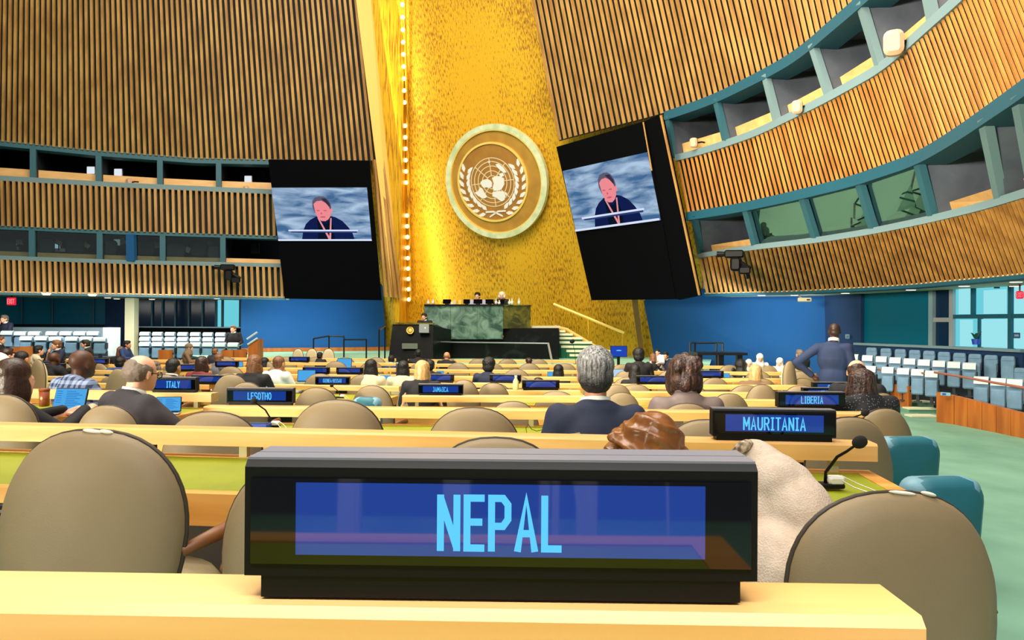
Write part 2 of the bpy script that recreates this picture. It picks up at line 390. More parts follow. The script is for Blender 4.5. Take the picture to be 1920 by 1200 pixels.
HM = {'black': mat('hair_black', (18, 15, 16), .45, bump=.5, bscale=90), 'dbrown': mat('hair_dark_brown', (42, 25, 19), .4, rgb2=(64, 38, 28), scale=(90, 90, 5), bump=.15, bscale=90), 'brown': mat('hair_brown', (104, 66, 42), .45, rgb2=(140, 92, 60), scale=(50, 50, 8), bump=.4, bscale=80),
      'grey': mat('hair_silver', (72, 72, 76), .5, rgb2=(184, 184, 186), scale=(130, 130, 9), detail=3, bump=.5, bscale=110, contrast=(.36, .66)), 'blonde': mat('hair_blonde', (214, 176, 118), .45, rgb2=(184, 140, 84), scale=(50, 50, 6)), 'white': mat('hair_white', (226, 220, 206), .6, bump=.4),
      'chestnut': mat('hair_chestnut', (40, 26, 26), .4, rgb2=(120, 82, 70), scale=(70, 70, 7), detail=3, bump=.6, bscale=60, contrast=(.46, .8)), 'greybrown': mat('hair_grey_brown', (112, 98, 88), .6, bump=.3), 'cloth': mat('pale_hood', (226, 224, 214), .8), 'purple': mat('scarf_purple', (84, 34, 96), .7), 'shaved': mat('hair_shaved', (52, 32, 26), .45), 'olive': mat('scarf_taupe', (120, 104, 84), .8)}
def silver():                                # silver on the crown, near black at the nape
    mt = HM['grey']; nt = mt.node_tree; N = nt.nodes; L = nt.links; b = N['Principled BSDF']; src = b.inputs['Base Color'].links[0].from_socket
    tc = N.new('ShaderNodeTexCoord'); sx = N.new('ShaderNodeSeparateXYZ'); L.new(tc.outputs['Object'], sx.inputs[0])
    n_ = N.new('ShaderNodeTexNoise'); n_.inputs['Scale'].default_value = 40; L.new(tc.outputs['Object'], n_.inputs['Vector'])
    ma = N.new('ShaderNodeMath'); ma.operation = 'MULTIPLY_ADD'; ma.inputs[1].default_value = .06; L.new(n_.outputs[0], ma.inputs[0]); L.new(sx.outputs[2], ma.inputs[2])
    mr = N.new('ShaderNodeMapRange'); mr.inputs[1].default_value = 1.19; mr.inputs[2].default_value = 1.27; L.new(ma.outputs[0], mr.inputs[0])
    mx = N.new('ShaderNodeMix'); mx.data_type = 'RGBA'; L.new(mr.outputs[0], mx.inputs[0]); mx.inputs[6].default_value = lin((40, 38, 40)) + (1,); L.new(src, mx.inputs[7]); L.new(mx.outputs[2], b.inputs['Base Color'])
silver()
def clothm(nm, c, **k): return mat('cloth_' + nm, c, k.pop('rough', .8), bump=.06, bscale=180, **k)
CL = {'navy': clothm('navy', (30, 40, 68), rgb2=(24, 32, 56), scale=(4, 4, 4)), 'navyb': clothm('navy_bright', (34, 60, 110)), 'charcoal': clothm('charcoal', (52, 48, 56), rgb2=(44, 40, 48), scale=(5, 5, 5)), 'black': clothm('black', (22, 20, 26)), 'taupe': clothm('taupe', (128, 112, 108), rgb2=(114, 98, 96), scale=(6, 6, 6), rough=.55),
      'white': clothm('white', (228, 228, 222)), 'cream': clothm('cream', (226, 206, 172)), 'grey': clothm('grey', (110, 110, 118)), 'beige': clothm('beige', (206, 190, 174)), 'blue': clothm('blue', (44, 84, 150)), 'brown': clothm('brown', (120, 92, 64)), 'lilac': clothm('lilac', (168, 166, 196)), 'red': clothm('dark_red', (120, 44, 50))}
def plaidmat():
    mt = bpy.data.materials.new('cloth_plaid'); mt.use_nodes = True; nt = mt.node_tree; N = nt.nodes; L = nt.links; b = N['Principled BSDF']; b.inputs['Roughness'].default_value = .8
    tc = N.new('ShaderNodeTexCoord'); sx = N.new('ShaderNodeSeparateXYZ'); L.new(tc.outputs['Object'], sx.inputs[0]); outs = []
    for ax, f in ((0, 120), (2, 120)):
        mu = N.new('ShaderNodeMath'); mu.operation = 'MULTIPLY'; mu.inputs[1].default_value = f; L.new(sx.outputs[ax], mu.inputs[0])
        si = N.new('ShaderNodeMath'); si.operation = 'SINE'; L.new(mu.outputs[0], si.inputs[0])
        gt = N.new('ShaderNodeMath'); gt.operation = 'GREATER_THAN'; gt.inputs[1].default_value = .1; L.new(si.outputs[0], gt.inputs[0]); outs.append(gt)
    ad = N.new('ShaderNodeMath'); ad.operation = 'ADD'; L.new(outs[0].outputs[0], ad.inputs[0]); L.new(outs[1].outputs[0], ad.inputs[1])
    hf = N.new('ShaderNodeMath'); hf.operation = 'MULTIPLY'; hf.inputs[1].default_value = .5; L.new(ad.outputs[0], hf.inputs[0])
    rp = N.new('ShaderNodeValToRGB'); e = rp.color_ramp.elements; e[0].color = lin((150, 168, 204)) + (1,); e[1].color = lin((42, 56, 96)) + (1,); L.new(hf.outputs[0], rp.inputs[0]); L.new(rp.outputs[0], b.inputs['Base Color']); return mt
CL['plaid'] = plaidmat()
def sparkle():
    mt = bpy.data.materials.new('cloth_sequin'); mt.use_nodes = True; nt = mt.node_tree; N = nt.nodes; L = nt.links; b = N['Principled BSDF']; b.inputs['Roughness'].default_value = .7
    tc = N.new('ShaderNodeTexCoord'); v = N.new('ShaderNodeTexVoronoi'); v.inputs['Scale'].default_value = 70; L.new(tc.outputs['Object'], v.inputs['Vector'])
    rp = N.new('ShaderNodeValToRGB'); e = rp.color_ramp.elements; e[0].position = .10; e[0].color = lin((176, 176, 190)) + (1,); e[1].position = .24; e[1].color = lin((24, 23, 30)) + (1,)
    L.new(v.outputs['Distance'], rp.inputs[0]); L.new(rp.outputs[0], b.inputs['Base Color']); return mt
CL['sequin'] = sparkle()
def person(px, py, w, label, hair=('short', 'black'), skin='tan', top='black', yaw=0, pose='desk', Y=None, women=False, face=False, collar=None, group=None, lean=0.0, wide=1.0, rise=.035):
    """px, py: centre of the head in view; w: its width there; yaw turns the figure to its left"""
    real = .175 if hair is None or hair[0] in ('crop', 'fringe') else .2 if hair[0] in ('wavy', 'afro', 'hood') else .182
    if Y is None:
        nat = FPX * real / w; s_ = 0 if px < 405 else 1 if px < 752 else 2 if px < 1112 else 3
        Y = min([q - .74 for q in LEDGES[s_]], key=lambda q: abs(math.log(q / nat)))
    sc = w * Y / FPX / real
    p = P(px, py, Y); R = Euler((-lean, 0, yaw)).to_matrix(); s3 = Vector((sc * wide, sc, sc))
    base = p - R @ (HC * sc)
    t = thing('person', base, 0, label, 'person', group, tuple(s3)); t.rotation_euler = (-lean, 0, yaw)
    new('body', BODY[pose], SK[skin], t, True); jk = new('jacket', JAC[pose, women], CL[top], t, True); jk.location = (0, 0, rise); new('trousers', TROUS, CL['black'], t, True)
    if hair: new('hair', HAIR[hair[0]], HM[hair[1]], t, True)
    if collar:
        ck = new('collar', COLLAR, CL[collar], t, True); ck.scale = (1, 1, .7); ck.location = (0, 0, rise + .3 * 1.062)
    if face:
        for s in (-1, 1): o = new('eye', me_eye, None, t); o.location = HC + Vector((s * .03, .086, -.008))
        o = new('mouth', me_mouth, None, t); o.location = HC + Vector((0, .091, -.066))
    return t
# ------------------------------------------------------------------ floor
mb = MB(); ys = [-3, .7, 2.8, 5, 7.3, 8.6, 10, 11.2, 12.5, 14, 40]; n = len(ys)
vs = []
for y in ys:
    for x in (-26, -13, 0, 13, 26): vs.append((x, y, F(y)))
fs = [(i * 5 + j, i * 5 + j + 1, i * 5 + j + 6, i * 5 + j + 5) for i in range(n - 1) for j in range(4)]
mb.add(vs, fs); struct(obj('floor', mb, CARPET))

# ------------------------------------------------------------------ slatted gallery walls: level curves as points in space
HZ = [2.05, 3.05, 4.15, 5.55, 6.85]          # gallery soffit, sill, lintel, sill, lintel heights
YL = [(-120, 23.75), (0, 24.2), (250, 25.3), (500, 26.4), (720, 27.1)]
LV = {0: [(-90, 545), (0, 549), (250, 553), (500, 558.5), (545, 559)],
      1: [(-90, 483), (0, 487), (231, 495), (520, 501), (545, 502)],
      2: [(-90, 420), (0, 424), (231, 434), (512, 443), (545, 444)],
      3: [(-90, 335), (0, 339), (231, 352), (505, 364), (545, 366)],
      4: [(-90, 259), (0, 264), (182, 283), (365, 297), (510, 300), (720, 301)]}
def Lp(lv, px): return P(px, interp(px, LV[lv]), interp(px, YL))
RV = {0: [(1255, 554), (1300, 553), (1500, 548), (1700, 537), (1920, 517), (2010, 507)],
      1: [(1255, 492), (1311, 484), (1417, 468), (1523, 457), (1629, 441), (1736, 420), (1842, 395), (1913, 374), (2010, 344)],
      2: [(1215, 412), (1272, 402), (1382, 384), (1488, 360), (1594, 333), (1718, 289), (1793, 243), (1920, 152), (2010, 82)],
      3: [(1215, 312), (1267, 303), (1328, 287), (1420, 256), (1553, 192), (1660, 133), (1740, 61), (1807, 3), (1900, -88), (1960, -150)],
      4: [(1040, 265), (1053, 261), (1242, 213), (1338, 179), (1435, 130), (1500, 92), (1527, 67), (1604, 0), (1660, -52), (1720, -112)]}
def Rp(lv, px): return PZ(px, sum(interp(px + k * 14, RV[lv]) for k in (-2, -1, 0, 1, 2)) / 5, HZ[lv])
def hn(a, b):                                # horizontal normal towards the hall for points running left to right in view
    d = b - a; v = Vector((d.y, -d.x, 0)); return v.normalized()
def slat(B, T, wb, wt, nrm, along, par, mt, depth=.14):
    o = bpy.data.objects.new('slat', None); 
    a = (T - B).normalized(); nn = (nrm - a * nrm.dot(a)).normalized(); s = along
    mb = MB()
    def q(p, w): return [p - s * w - nn * .02, p + s * w - nn * .02, p + s * w * .8 + nn * depth, p - s * w * .8 + nn * depth]
    mb.hexa(q(B, wb), q(T, wt))
    bpy.data.objects.remove(o)
    return obj('slat', mb, mt, par)
def band(par, mt, bot, top, n, fill=.31, depth=.14):
    """bot/top: lists of n+1 points; one slat per step"""
    for i in range(n):
        B = (bot[i] + bot[i + 1]) / 2; T = (top[i] + top[i + 1]) / 2
        al = (bot[i + 1] - bot[i]); wb = al.length * fill; wt = (top[i + 1] - top[i]).length * fill
        slat(B, T, wb, wt, hn(bot[i], bot[i + 1]), al.normalized(), par, mt, depth)
def sheet(mb, A, B, off=0.0, dz0=0, dz1=0):  # ruled surface between two point lists, pushed off outward
    vs = []
    for i in range(len(A)):
        j = min(i, len(A) - 2); nrm = hn(A[j], A[j + 1])
        vs.append(A[i] - nrm * off + Vector((0, 0, dz0))); vs.append(B[i] - nrm * off + Vector((0, 0, dz1)))
    mb.add(vs, [(2 * i, 2 * i + 2, 2 * i + 3, 2 * i + 1) for i in range(len(A) - 1)])
def beam(mb, A, nrmf, h0, h1, d0, d1):       # curved beam along points A, heights relative, depths outward
    rings = []
    for i in range(len(A)):
        j = min(i, len(A) - 2); nn = hn(A[j], A[j + 1])
        rings.append([A[i] - nn * d0 + Vector((0, 0, h0)), A[i] - nn * d0 + Vector((0, 0, h1)), A[i] - nn * d1 + Vector((0, 0, h1)), A[i] - nn * d1 + Vector((0, 0, h0))])
    mb.loft(rings, True)
def lins(a, b, n): return [a + (b - a) * i / n for i in range(n + 1)]

# left wall
wl = struct(bpy.data.objects.new('wall_left', None)); COL.objects.link(wl)
xs = lins(-159, 703, 81)
bot = [Lp(4, x) for x in xs]
def ltop(x):
    sh = interp(x, [(-50, 8), (95, 0), (350, -18), (693, -38)])
    return P(x + sh, -70, interp(x, YL) - 1.75)
top = [ltop(x) for x in xs]
mbk = MB(); sheet(mbk, bot, top, .1, 0, 0)
band(wl, SLAT, bot, top, 81, .30, .07)
xs2 = lins(-154, 520, 61); b2 = [Lp(2, x) for x in xs2]; t2 = [Lp(3, x - 2) for x in xs2]
for A, B in ((b2, t2),): sheet(mbk, A, B, .16)
band(wl, SLAT, b2, t2, 61, .28, .08)
xs3 = lins(-155, 535, 62); b3 = [Lp(0, x) for x in xs3]; t3 = [Lp(1, x - 2) for x in xs3]
sheet(mbk, b3, t3, .16); band(wl, SLAT, b3, t3, 62, .28, .08)
obj('backing', mbk, BACKING, wl)
mb = MB(); beam(mb, bot[:66], 0, -.16, .03, -.02, .5); beam(mb, b2, 0, -.1, .02, -.02, .5); beam(mb, b3, 0, -.06, .02, -.05, .4)
obj('teal_beam', mb, TEAL, wl)
mb = MB(); beam(mb, t2, 0, .0, .16, -.05, .5); beam(mb, t3, 0, .0, .13, -.05, .5)
obj('sill', mb, GREYSILL, wl)

# right wall
wr = struct(bpy.data.objects.new('wall_right', None)); COL.objects.link(wr)
mbk = MB()
N4 = 64; xs = [1044 + (1690 - 1044) * (i / N4) for i in range(N4 + 1)]
bot = [Rp(4, x) for x in xs]
def rtop(B, x):                              # the slats lean inwards as they rise
    q = max(0.0, min(1.0, (x - 1100) / 300)); i = Vector((-.55, -.6, 0)).lerp(Vector((-.62, -.42, 0)), q)
    k = interp(x, [(1044, .40), (1250, .50), (1700, .58)])
    return B + Vector((0, 0, 6.2)) + i * (6.2 * k)
top = [rtop(b, x) for b, x in zip(bot, xs)]
sheet(mbk, bot, top, .1); band(wr, SLAT, bot, top, N4, .27, .012)
def rband(l0, l1, xa, xb, n, sl):
    xs = [xa + (xb - xa) * i / n for i in range(n + 1)]
    B = [Rp(l0, x) for x in xs]; T = []
    for x, b in zip(xs, B):
        s = interp(x, [(1260, sl[0]), (1920, sl[1])])
        y0 = interp(x, RV[l0]); xx = x
        for _ in range(6): xx = x - s * (y0 - interp(xx, RV[l1]))
        T.append(Rp(l1, xx))
    return B, T
B2, T2 = rband(2, 3, 1287, 1985, 80, (.20, .40)); sheet(mbk, B2, T2, .16); band(wr, SLAT_R, B2, T2, 80, .235, .008)
B3, T3 = rband(0, 1, 1322, 1990, 74, (.18, .38)); sheet(mbk, B3, T3, .16); band(wr, SLAT_R, B3, T3, 74, .235, .008)
obj('backing', mbk, BACKING, wr)
mb = MB(); beam(mb, bot[20:], 0, -.22, .02, -.02, .5); beam(mb, B2, 0, -.2, .02, -.02, .5); beam(mb, B3, 0, -.05, .02, -.05, .35)
obj('teal_beam', mb, TEALD, wr)
mb = MB(); beam(mb, T2, 0, 0, .17, -.04, .5); beam(mb, T3, 0, 0, .13, -.04, .5)
obj('sill', mb, GREYSILL, wr)

# gallery bays (window_<n>): frame post, partition, back wall, parapet board, pane
WN = [0]
def gal_bay(lo, hi, a0, a1, b0, b1, room, glazed=None, board=.4, depth=2.6, part=GREYROOM, postmat=TEAL, pw=.085):
    """a0,b0 lower corners; a1,b1 upper corners of the opening (left a, right b)"""
    WN[0] += 1; root = struct(bpy.data.objects.new('window_%d' % WN[0], None)); COL.objects.link(root)
    nn = hn(a0, b0); s = (b0 - a0).normalized()
    m_ = MB()
    m_.hexa([a0 - s * pw - nn * .1, a0 + s * pw - nn * .1, a0 + s * pw + nn * .03, a0 - s * pw + nn * .03], [a1 - s * pw - nn * .1, a1 + s * pw - nn * .1, a1 + s * pw + nn * .03, a1 - s * pw + nn * .03])
    obj('post', m_, postmat, root)
    m_ = MB(); e = s * .05; dd = nn * depth; uu = Vector((0, 0, .25))
    m_.hexa([a0 - e - dd - uu, a0 + e - dd - uu, a0 + e - nn * .1 - uu * .2, a0 - e - nn * .1 - uu * .2], [a1 - e - dd + uu, a1 + e - dd + uu, a1 + e - nn * .1 + uu * .2, a1 - e - nn * .1 + uu * .2])
    obj('partition', m_, part, root)
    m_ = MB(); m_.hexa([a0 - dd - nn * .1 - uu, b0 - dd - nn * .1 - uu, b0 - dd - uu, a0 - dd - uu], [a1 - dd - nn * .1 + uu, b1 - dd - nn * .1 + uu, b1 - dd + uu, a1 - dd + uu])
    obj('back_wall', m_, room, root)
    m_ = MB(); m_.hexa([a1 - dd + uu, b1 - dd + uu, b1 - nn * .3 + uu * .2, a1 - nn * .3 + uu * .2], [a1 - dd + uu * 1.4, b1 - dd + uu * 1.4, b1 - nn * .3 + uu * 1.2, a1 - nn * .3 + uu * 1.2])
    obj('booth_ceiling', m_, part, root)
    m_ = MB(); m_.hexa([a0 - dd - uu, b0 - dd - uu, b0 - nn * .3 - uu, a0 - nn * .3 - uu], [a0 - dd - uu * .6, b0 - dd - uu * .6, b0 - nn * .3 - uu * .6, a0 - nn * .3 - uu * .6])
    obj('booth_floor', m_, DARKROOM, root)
    if board:
        t0 = a0.lerp(a1, board); t1 = b0.lerp(b1, board); m_ = MB()
        m_.hexa([a0 - nn * .42 + s * .06, b0 - nn * .42, b0 - nn * .34, a0 - nn * .34 + s * .06], [t0 - nn * .42 + s * .06, t1 - nn * .42, t1 - nn * .34, t0 - nn * .34 + s * .06])
        obj('parapet_board', m_, MAPLE, root)
    if glazed:
        m_ = MB(); m_.hexa([a0 - nn * .14, b0 - nn * .14, b0 - nn * .12, a0 - nn * .12], [a1 - nn * .14, b1 - nn * .14, b1 - nn * .12, a1 - nn * .12])
        obj('pane', m_, glazed, root)
    return root, nn, s
LG = glass('booth_glass', (214, 226, 226), .09); RG = glass('booth_glass_leaning', (150, 190, 180), .34)
def up_pt(p, dz): return p + Vector((0, 0, dz))
ml4 = [-158, -45, 62, 185, 300, 410, 520]
lbays = []
for i in range(6):
    a, b = ml4[i], ml4[i + 1]
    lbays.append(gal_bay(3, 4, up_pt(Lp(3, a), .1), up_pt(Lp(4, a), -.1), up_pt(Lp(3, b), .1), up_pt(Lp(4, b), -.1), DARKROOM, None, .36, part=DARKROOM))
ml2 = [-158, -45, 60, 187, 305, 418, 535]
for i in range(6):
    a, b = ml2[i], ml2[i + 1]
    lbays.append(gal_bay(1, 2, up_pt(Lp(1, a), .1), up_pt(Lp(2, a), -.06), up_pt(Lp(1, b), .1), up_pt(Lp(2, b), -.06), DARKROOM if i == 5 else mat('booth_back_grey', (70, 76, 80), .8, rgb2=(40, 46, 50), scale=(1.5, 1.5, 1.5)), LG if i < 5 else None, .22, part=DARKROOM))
r4 = [(1250, 1262), (1341, 1360), (1433, 1455), (1521, 1552), (1611, 1647), (1719, 1746), (1800, 1838)]
rbays = []
for i in range(6):
    (at, ab), (bt, bb) = r4[i], r4[i + 1]
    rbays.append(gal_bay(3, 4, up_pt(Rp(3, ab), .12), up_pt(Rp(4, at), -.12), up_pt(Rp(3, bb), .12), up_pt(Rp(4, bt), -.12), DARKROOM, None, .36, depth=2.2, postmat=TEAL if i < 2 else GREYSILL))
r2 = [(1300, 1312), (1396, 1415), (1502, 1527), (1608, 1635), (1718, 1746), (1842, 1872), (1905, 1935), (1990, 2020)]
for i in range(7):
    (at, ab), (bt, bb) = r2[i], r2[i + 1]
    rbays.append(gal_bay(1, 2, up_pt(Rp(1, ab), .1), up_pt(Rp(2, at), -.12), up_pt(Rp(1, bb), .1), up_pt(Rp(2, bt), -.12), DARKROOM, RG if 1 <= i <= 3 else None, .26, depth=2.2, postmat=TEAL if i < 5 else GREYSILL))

# soffit under the galleries
def soffit(pts, depth, nm):
    m_ = MB(); beam(m_, pts, 0, -.03, .05, -.03, depth); o = struct(obj(nm, m_, SOFFIT)); return o
soffit(b3, 9.0, 'ceiling_left'); soffit(B3, 4.6, 'ceiling_right')
mdl = MB(); mdl.lathe([(.001, -.03), (.10, -.03), (.13, 0), (.13, .02), (.001, .02)], 14)
me_dl = mdl.mesh('downlight'); me_dl.materials.append(SOFFIT)
mg = MB(); mg.lathe([(.001, -.035), (.10, -.035), (.10, -.028), (.001, -.028)], 14); me_gl = mg.mesh('glow'); me_gl.materials.append(LAMP)
dl = [(87, 550, 23.9), (173, 552, 24.6), (202, 556, 26.5), (219, 558, 28), (285, 559, 28), (407, 557.5, 26.2), (490, 558.5, 26.6), (1428, 551.5, 0), (1490, 551, 0), (1585, 547, 0), (1708, 540.5, 0), (1808, 533, 0), (1903, 533, 0), (1770, 549, 0), (1905, 525, 0)]
for k, (px, py, y) in enumerate(dl):
    p = PZ(px, py + (1.0 if k < 7 else .8), 2.02 if k >= 7 else 1.985)
    t = thing('downlight', p, 0, 'round recessed downlight, %s along the soffit %s' % (ORD[k if k < 7 else k - 7], 'over the pale seats' if k < 7 else 'beside the blue wall and stand'), 'ceiling light', 'recessed downlights under the galleries')
    new('bezel', me_dl, None, t); new('glow', me_gl, None, t)

# under-gallery lamps that light seats and walls (the downlights' own light)
area('downlights_left', PZ(110, 556, 1.9), PZ(110, 700, -.5), 7, 1.2, 150, (1, .97, .9))
area('downlights_left_end', PZ(350, 560, 1.9), PZ(350, 700, -.5), 5, 1.2, 110, (1, .97, .9))
for px, y in ((1440, 22.0), (1330, 23.5)):
    pass
# ------------------------------------------------------------------ gold wall (leaning), side return, bulbs
GA = P(728, 655, 30.2); GB_ = P(1240, 655, 25.3)
GA.z = GB_.z = -.5
gs = (GB_ - GA).normalized(); gin = Vector((gs.y, -gs.x, 0)); gin = gin if gin.y < 0 else -gin
TL = .27; gu = (Vector((0, 0, 1)) + gin * TL).normalized(); gn = gs.cross(gu).normalized(); gn = gn if gn.y < 0 else -gn
def Gm(org):                                 # frame: x along the wall, y up the wall, z out of it
    M = Matrix((gs, gu, gn)).transposed().to_4x4(); M.translation = org; return M
def Gray(px, py, off=0.0):                   # point on the gold plane
    d = ray(px, py); o = GA + gn * off; return CAMP + d * ((o - CAMP).dot(gn) / d.dot(gn))
wid = (GB_ - GA).length
m_ = MB(); m_.bbox(-.1, wid + 1.5, 0, 15.5, -.2, 0)
g = struct(obj('wall_gold', m_, GOLD)); g.matrix_world = Gm(GA)
# return panel from the left slatted wall back to the gold wall
e0 = Lp(4, 700); e0b = P(722, 564, 27.0); e0t = ltop(700)
q0 = P(746, 560, 27.2); q1 = P(686, -70, 25.3)
r0_ = Gray(752, 640, .0); r1_ = Gray(741, -70, .0)
m_ = MB(); bb = Vector((0, 0, -2.4))
m_.hexa([q0 + bb + Vector((.02, .1, 0)), r0_ + Vector((.3, .4, -.8)), r0_ + Vector((.3, .4, -.8)) + Vector((-.15, .1, 0)), q0 + bb + Vector((-.1, .2, 0))], [q1, r1_ + Vector((.3, .4, 0)), r1_ + Vector((.15, .5, 0)), q1 + Vector((-.1, .2, 0))])
struct(obj('wall_gold_return', m_, GOLD))
# cream fin on the end of the left slats
m_ = MB()
f0, f1, f2, f3 = P(737, 558, 26.9), P(752, 559, 27.15), P(690, -70, 25.2), P(659, -70, 25.0)
dn = Vector((-.1, .6, 0))
m_.hexa([f0, f1, f1 + dn, f0 + dn], [f3, f2, f2 + dn, f3 + dn]); struct(obj('trim_1', m_, TRIMGOLD))
# slats between the left screen and the fin
for k in range(4):
    xb, xt = 703 + k * 9, 701 + k * 5
    b_, t_ = P(xb + 19, 556 + k, 26.9), P(xt, 300, 26.3)
    slat(b_, t_, .05, .05, Vector((.45, -.89, 0)), Vector((.89, .45, 0)), wl, SLAT, .12)
# row of warm bulbs in the corner
bl = thing('corner_light_strip', Gray(755, 560, .3), 0, 'vertical strip of warm bulbs in the corner of the gold wall', 'wall light')
m_ = MB(); a_, b_ = Gray(762, 560, .15), Gray(748, -60, .15); m_.tube([a_ + gs * .2 - bl.location, b_ + gs * .2 - bl.location], .05, 6); obj('rail', m_, GOLD, bl)
mbulb = MB(); mbulb.ell((0, 0, 0), (.075, .075, .075), seg=8, rng=6); me_b = mbulb.mesh('bulb', True); me_b.materials.append(BULB)
for k in range(30):
    t = k / 29
    if k in (9, 10, 17): continue
    o = new('bulb', me_b, None, bl); o.location = a_.lerp(b_, t) + gn * .14 + gs * .2 - bl.location
mid = Gray(775, 250, .7)
l = bpy.data.lights.new('bulb_glow', 'AREA'); l.shape = 'RECTANGLE'; l.size = .3; l.size_y = 11; l.energy = 92; l.color = (1, .84, .46)
o = bpy.data.objects.new('bulb_glow', l); COL.objects.link(o)
M = Matrix((gn, gu, gn.cross(gu))).transposed().to_4x4()
zz = (-gs * .75 + gn * .66).normalized(); xx = gu.cross(zz).normalized(); M = Matrix((xx, gu, zz)).transposed().to_4x4(); M.translation = Gray(752, 300, .75); o.matrix_world = M

# ------------------------------------------------------------------ emblem
def poly(mb, pts, z0, z1):
    n_ = len(pts); mb.add([(x, y, z0) for x, y in pts] + [(x, y, z1) for x, y in pts], [tuple(range(n_ - 1, -1, -1)), tuple(range(n_, 2 * n_))] + [(i, (i + 1) % n_, n_ + (i + 1) % n_, n_ + i) for i in range(n_)])
def ring2(mb, r0, r1, z0, z1, c=(0, 0), n=64):
    vs = []
    for k in range(n):
        a = 2 * math.pi * k / n; ca, sa = math.cos(a), math.sin(a)
        for r, z in ((r0, z0), (r1, z0), (r1, z1), (r0, z1)): vs.append((c[0] + r * ca, c[1] + r * sa, z))
    fs = []
    for k in range(n):
        k2 = (k + 1) % n
        for j in range(4): fs.append((k * 4 + j, k2 * 4 + j, k2 * 4 + (j + 1) % 4, k * 4 + (j + 1) % 4))
    mb.add(vs, fs)
EDISC = mat('emblem_bronze', (196, 150, 62), .45, metal=.25, rgb2=(178, 132, 56), scale=(2, 2, 2))
EDISC2 = mat('emblem_inner_bronze', (176, 126, 56), .45, metal=.2, rgb2=(162, 112, 50), scale=(2, 2, 2))
ERING = mat('emblem_pale_rim', (226, 232, 196), .3, metal=.1, rgb2=(190, 206, 160), scale=(3, 3, 3))
EGOLD = mat('emblem_gold_line', (250, 220, 120), .35, metal=.3)
ESILVER = mat('emblem_silver', (226, 226, 226), .4)
ELINE = mat('emblem_grid_line', (214, 196, 160), .4)
ec = Gray(931, 341, .25); ER = 106 * (ec.y) / FPX * 1.0
em = tag(bpy.data.objects.new('wall_emblem', None), 'large round bronze emblem with silver world map and olive branches on the gold wall', 'emblem'); COL.objects.link(em)
em.matrix_world = Gm(ec)
def epart(nm, fn, mt, z=0.0):
    mb = MB(); fn(mb); mb.v = [(x * ER, y * ER, zz) for x, y, zz in mb.v]; return obj(nm, mb, mt, em)
epart('disc', lambda q: poly(q, [(.93 * math.cos(a), .93 * math.sin(a)) for a in [2 * math.pi * k / 72 for k in range(72)]], 0, .06), EDISC)
epart('rim', lambda q: ring2(q, .905, 1.0, -.05, .14), ERING)
epart('rim_line', lambda q: ring2(q, .885, .907, .05, .13), EGOLD)
epart('inner_disc', lambda q: poly(q, [(.68 * math.cos(a) - .06, .68 * math.sin(a)) for a in [2 * math.pi * k / 72 for k in range(72)]], .06, .075), EDISC2)
epart('inner_ring', lambda q: ring2(q, .665, .70, .06, .12, (-.06, 0)), EGOLD)
gc = (-.06, .0)
def grid(q):
    for r in (.115, .20, .285, .36, .425): ring2(q, r - .008, r + .008, .075, .085, gc)
    for k in range(8):
        a = math.pi * k / 4 + .04; ca, sa = math.cos(a), math.sin(a); w = .008
        poly(q, [(gc[0] + ca * .12 - sa * w, gc[1] + sa * .12 + ca * w), (gc[0] + ca * .12 + sa * w, gc[1] + sa * .12 - ca * w), (gc[0] + ca * .425 + sa * w, gc[1] + sa * .425 - ca * w), (gc[0] + ca * .425 - sa * w, gc[1] + sa * .425 + ca * w)], .075, .088)
epart('globe_grid', grid, ELINE)
conts = [[(415, 600), (440, 580), (480, 575), (505, 590), (520, 615), (515, 650), (490, 660), (465, 650), (440, 655), (425, 635)],
         [(350, 690), (385, 680), (405, 645), (425, 660), (440, 700), (462, 740), (435, 752), (410, 745), (380, 725)],
         [(525, 570), (560, 555), (600, 560), (632, 585), (628, 640), (600, 680), (570, 690), (535, 690), (520, 660), (535, 620)],
         [(515, 700), (560, 692), (610, 700), (628, 740), (615, 780), (590, 792), (565, 775), (540, 750), (510, 738)],
         [(570, 450), (595, 445), (640, 490), (660, 530), (640, 535), (605, 505), (580, 470)], [(590, 540), (625, 530), (635, 560), (610, 570)],
         [(500, 415), (535, 418), (515, 436)], [(628, 708), (645, 720), (640, 745), (625, 725)]]
for c in conts: epart('continent', lambda q, c=c: poly(q, [((x - 523) / 455 + gc[0], (610 - y) / 525 + gc[1]) for x, y in c], .075, .1), ESILVER)
def leafp(q, a, r, tilt, L=.16, w=.035):
    cx, cy = -.06 + r * math.cos(a), r * math.sin(a); d = (math.cos(tilt), math.sin(tilt)); n_ = (-d[1], d[0])
    poly(q, [(cx, cy), (cx + d[0] * L * .35 + n_[0] * w, cy + d[1] * L * .35 + n_[1] * w), (cx + d[0] * L * .75 + n_[0] * w * .7, cy + d[1] * L * .75 + n_[1] * w * .7), (cx + d[0] * L, cy + d[1] * L), (cx + d[0] * L * .75 - n_[0] * w * .5, cy + d[1] * L * .75 - n_[1] * w * .5), (cx + d[0] * L * .35 - n_[0] * w, cy + d[1] * L * .35 - n_[1] * w)], .075, .1)
for sgn in (-1, 1):
    for k in range(8):
        b_ = math.radians(-70 + k * 13.2); a = b_ if sgn > 0 else math.pi - b_
        tg = a + math.pi / 2 * sgn
        for off, rr in ((.45, .585), (-.5, .515)):
            epart('olive_leaf', lambda q: leafp(q, a, rr, tg - off * sgn), ESILVER)
    epart('olive_stem', lambda q: [poly(q, [(-.06 + sgn * x0, y0), (-.06 + sgn * x1, y1), (-.06 + sgn * x1, y1 + .03), (-.06 + sgn * x0, y0 + .03)], .075, .1) for x0, y0, x1, y1 in ((-.13, -.62, .05, -.53), (.05, -.53, .2, -.53))], ESILVER)

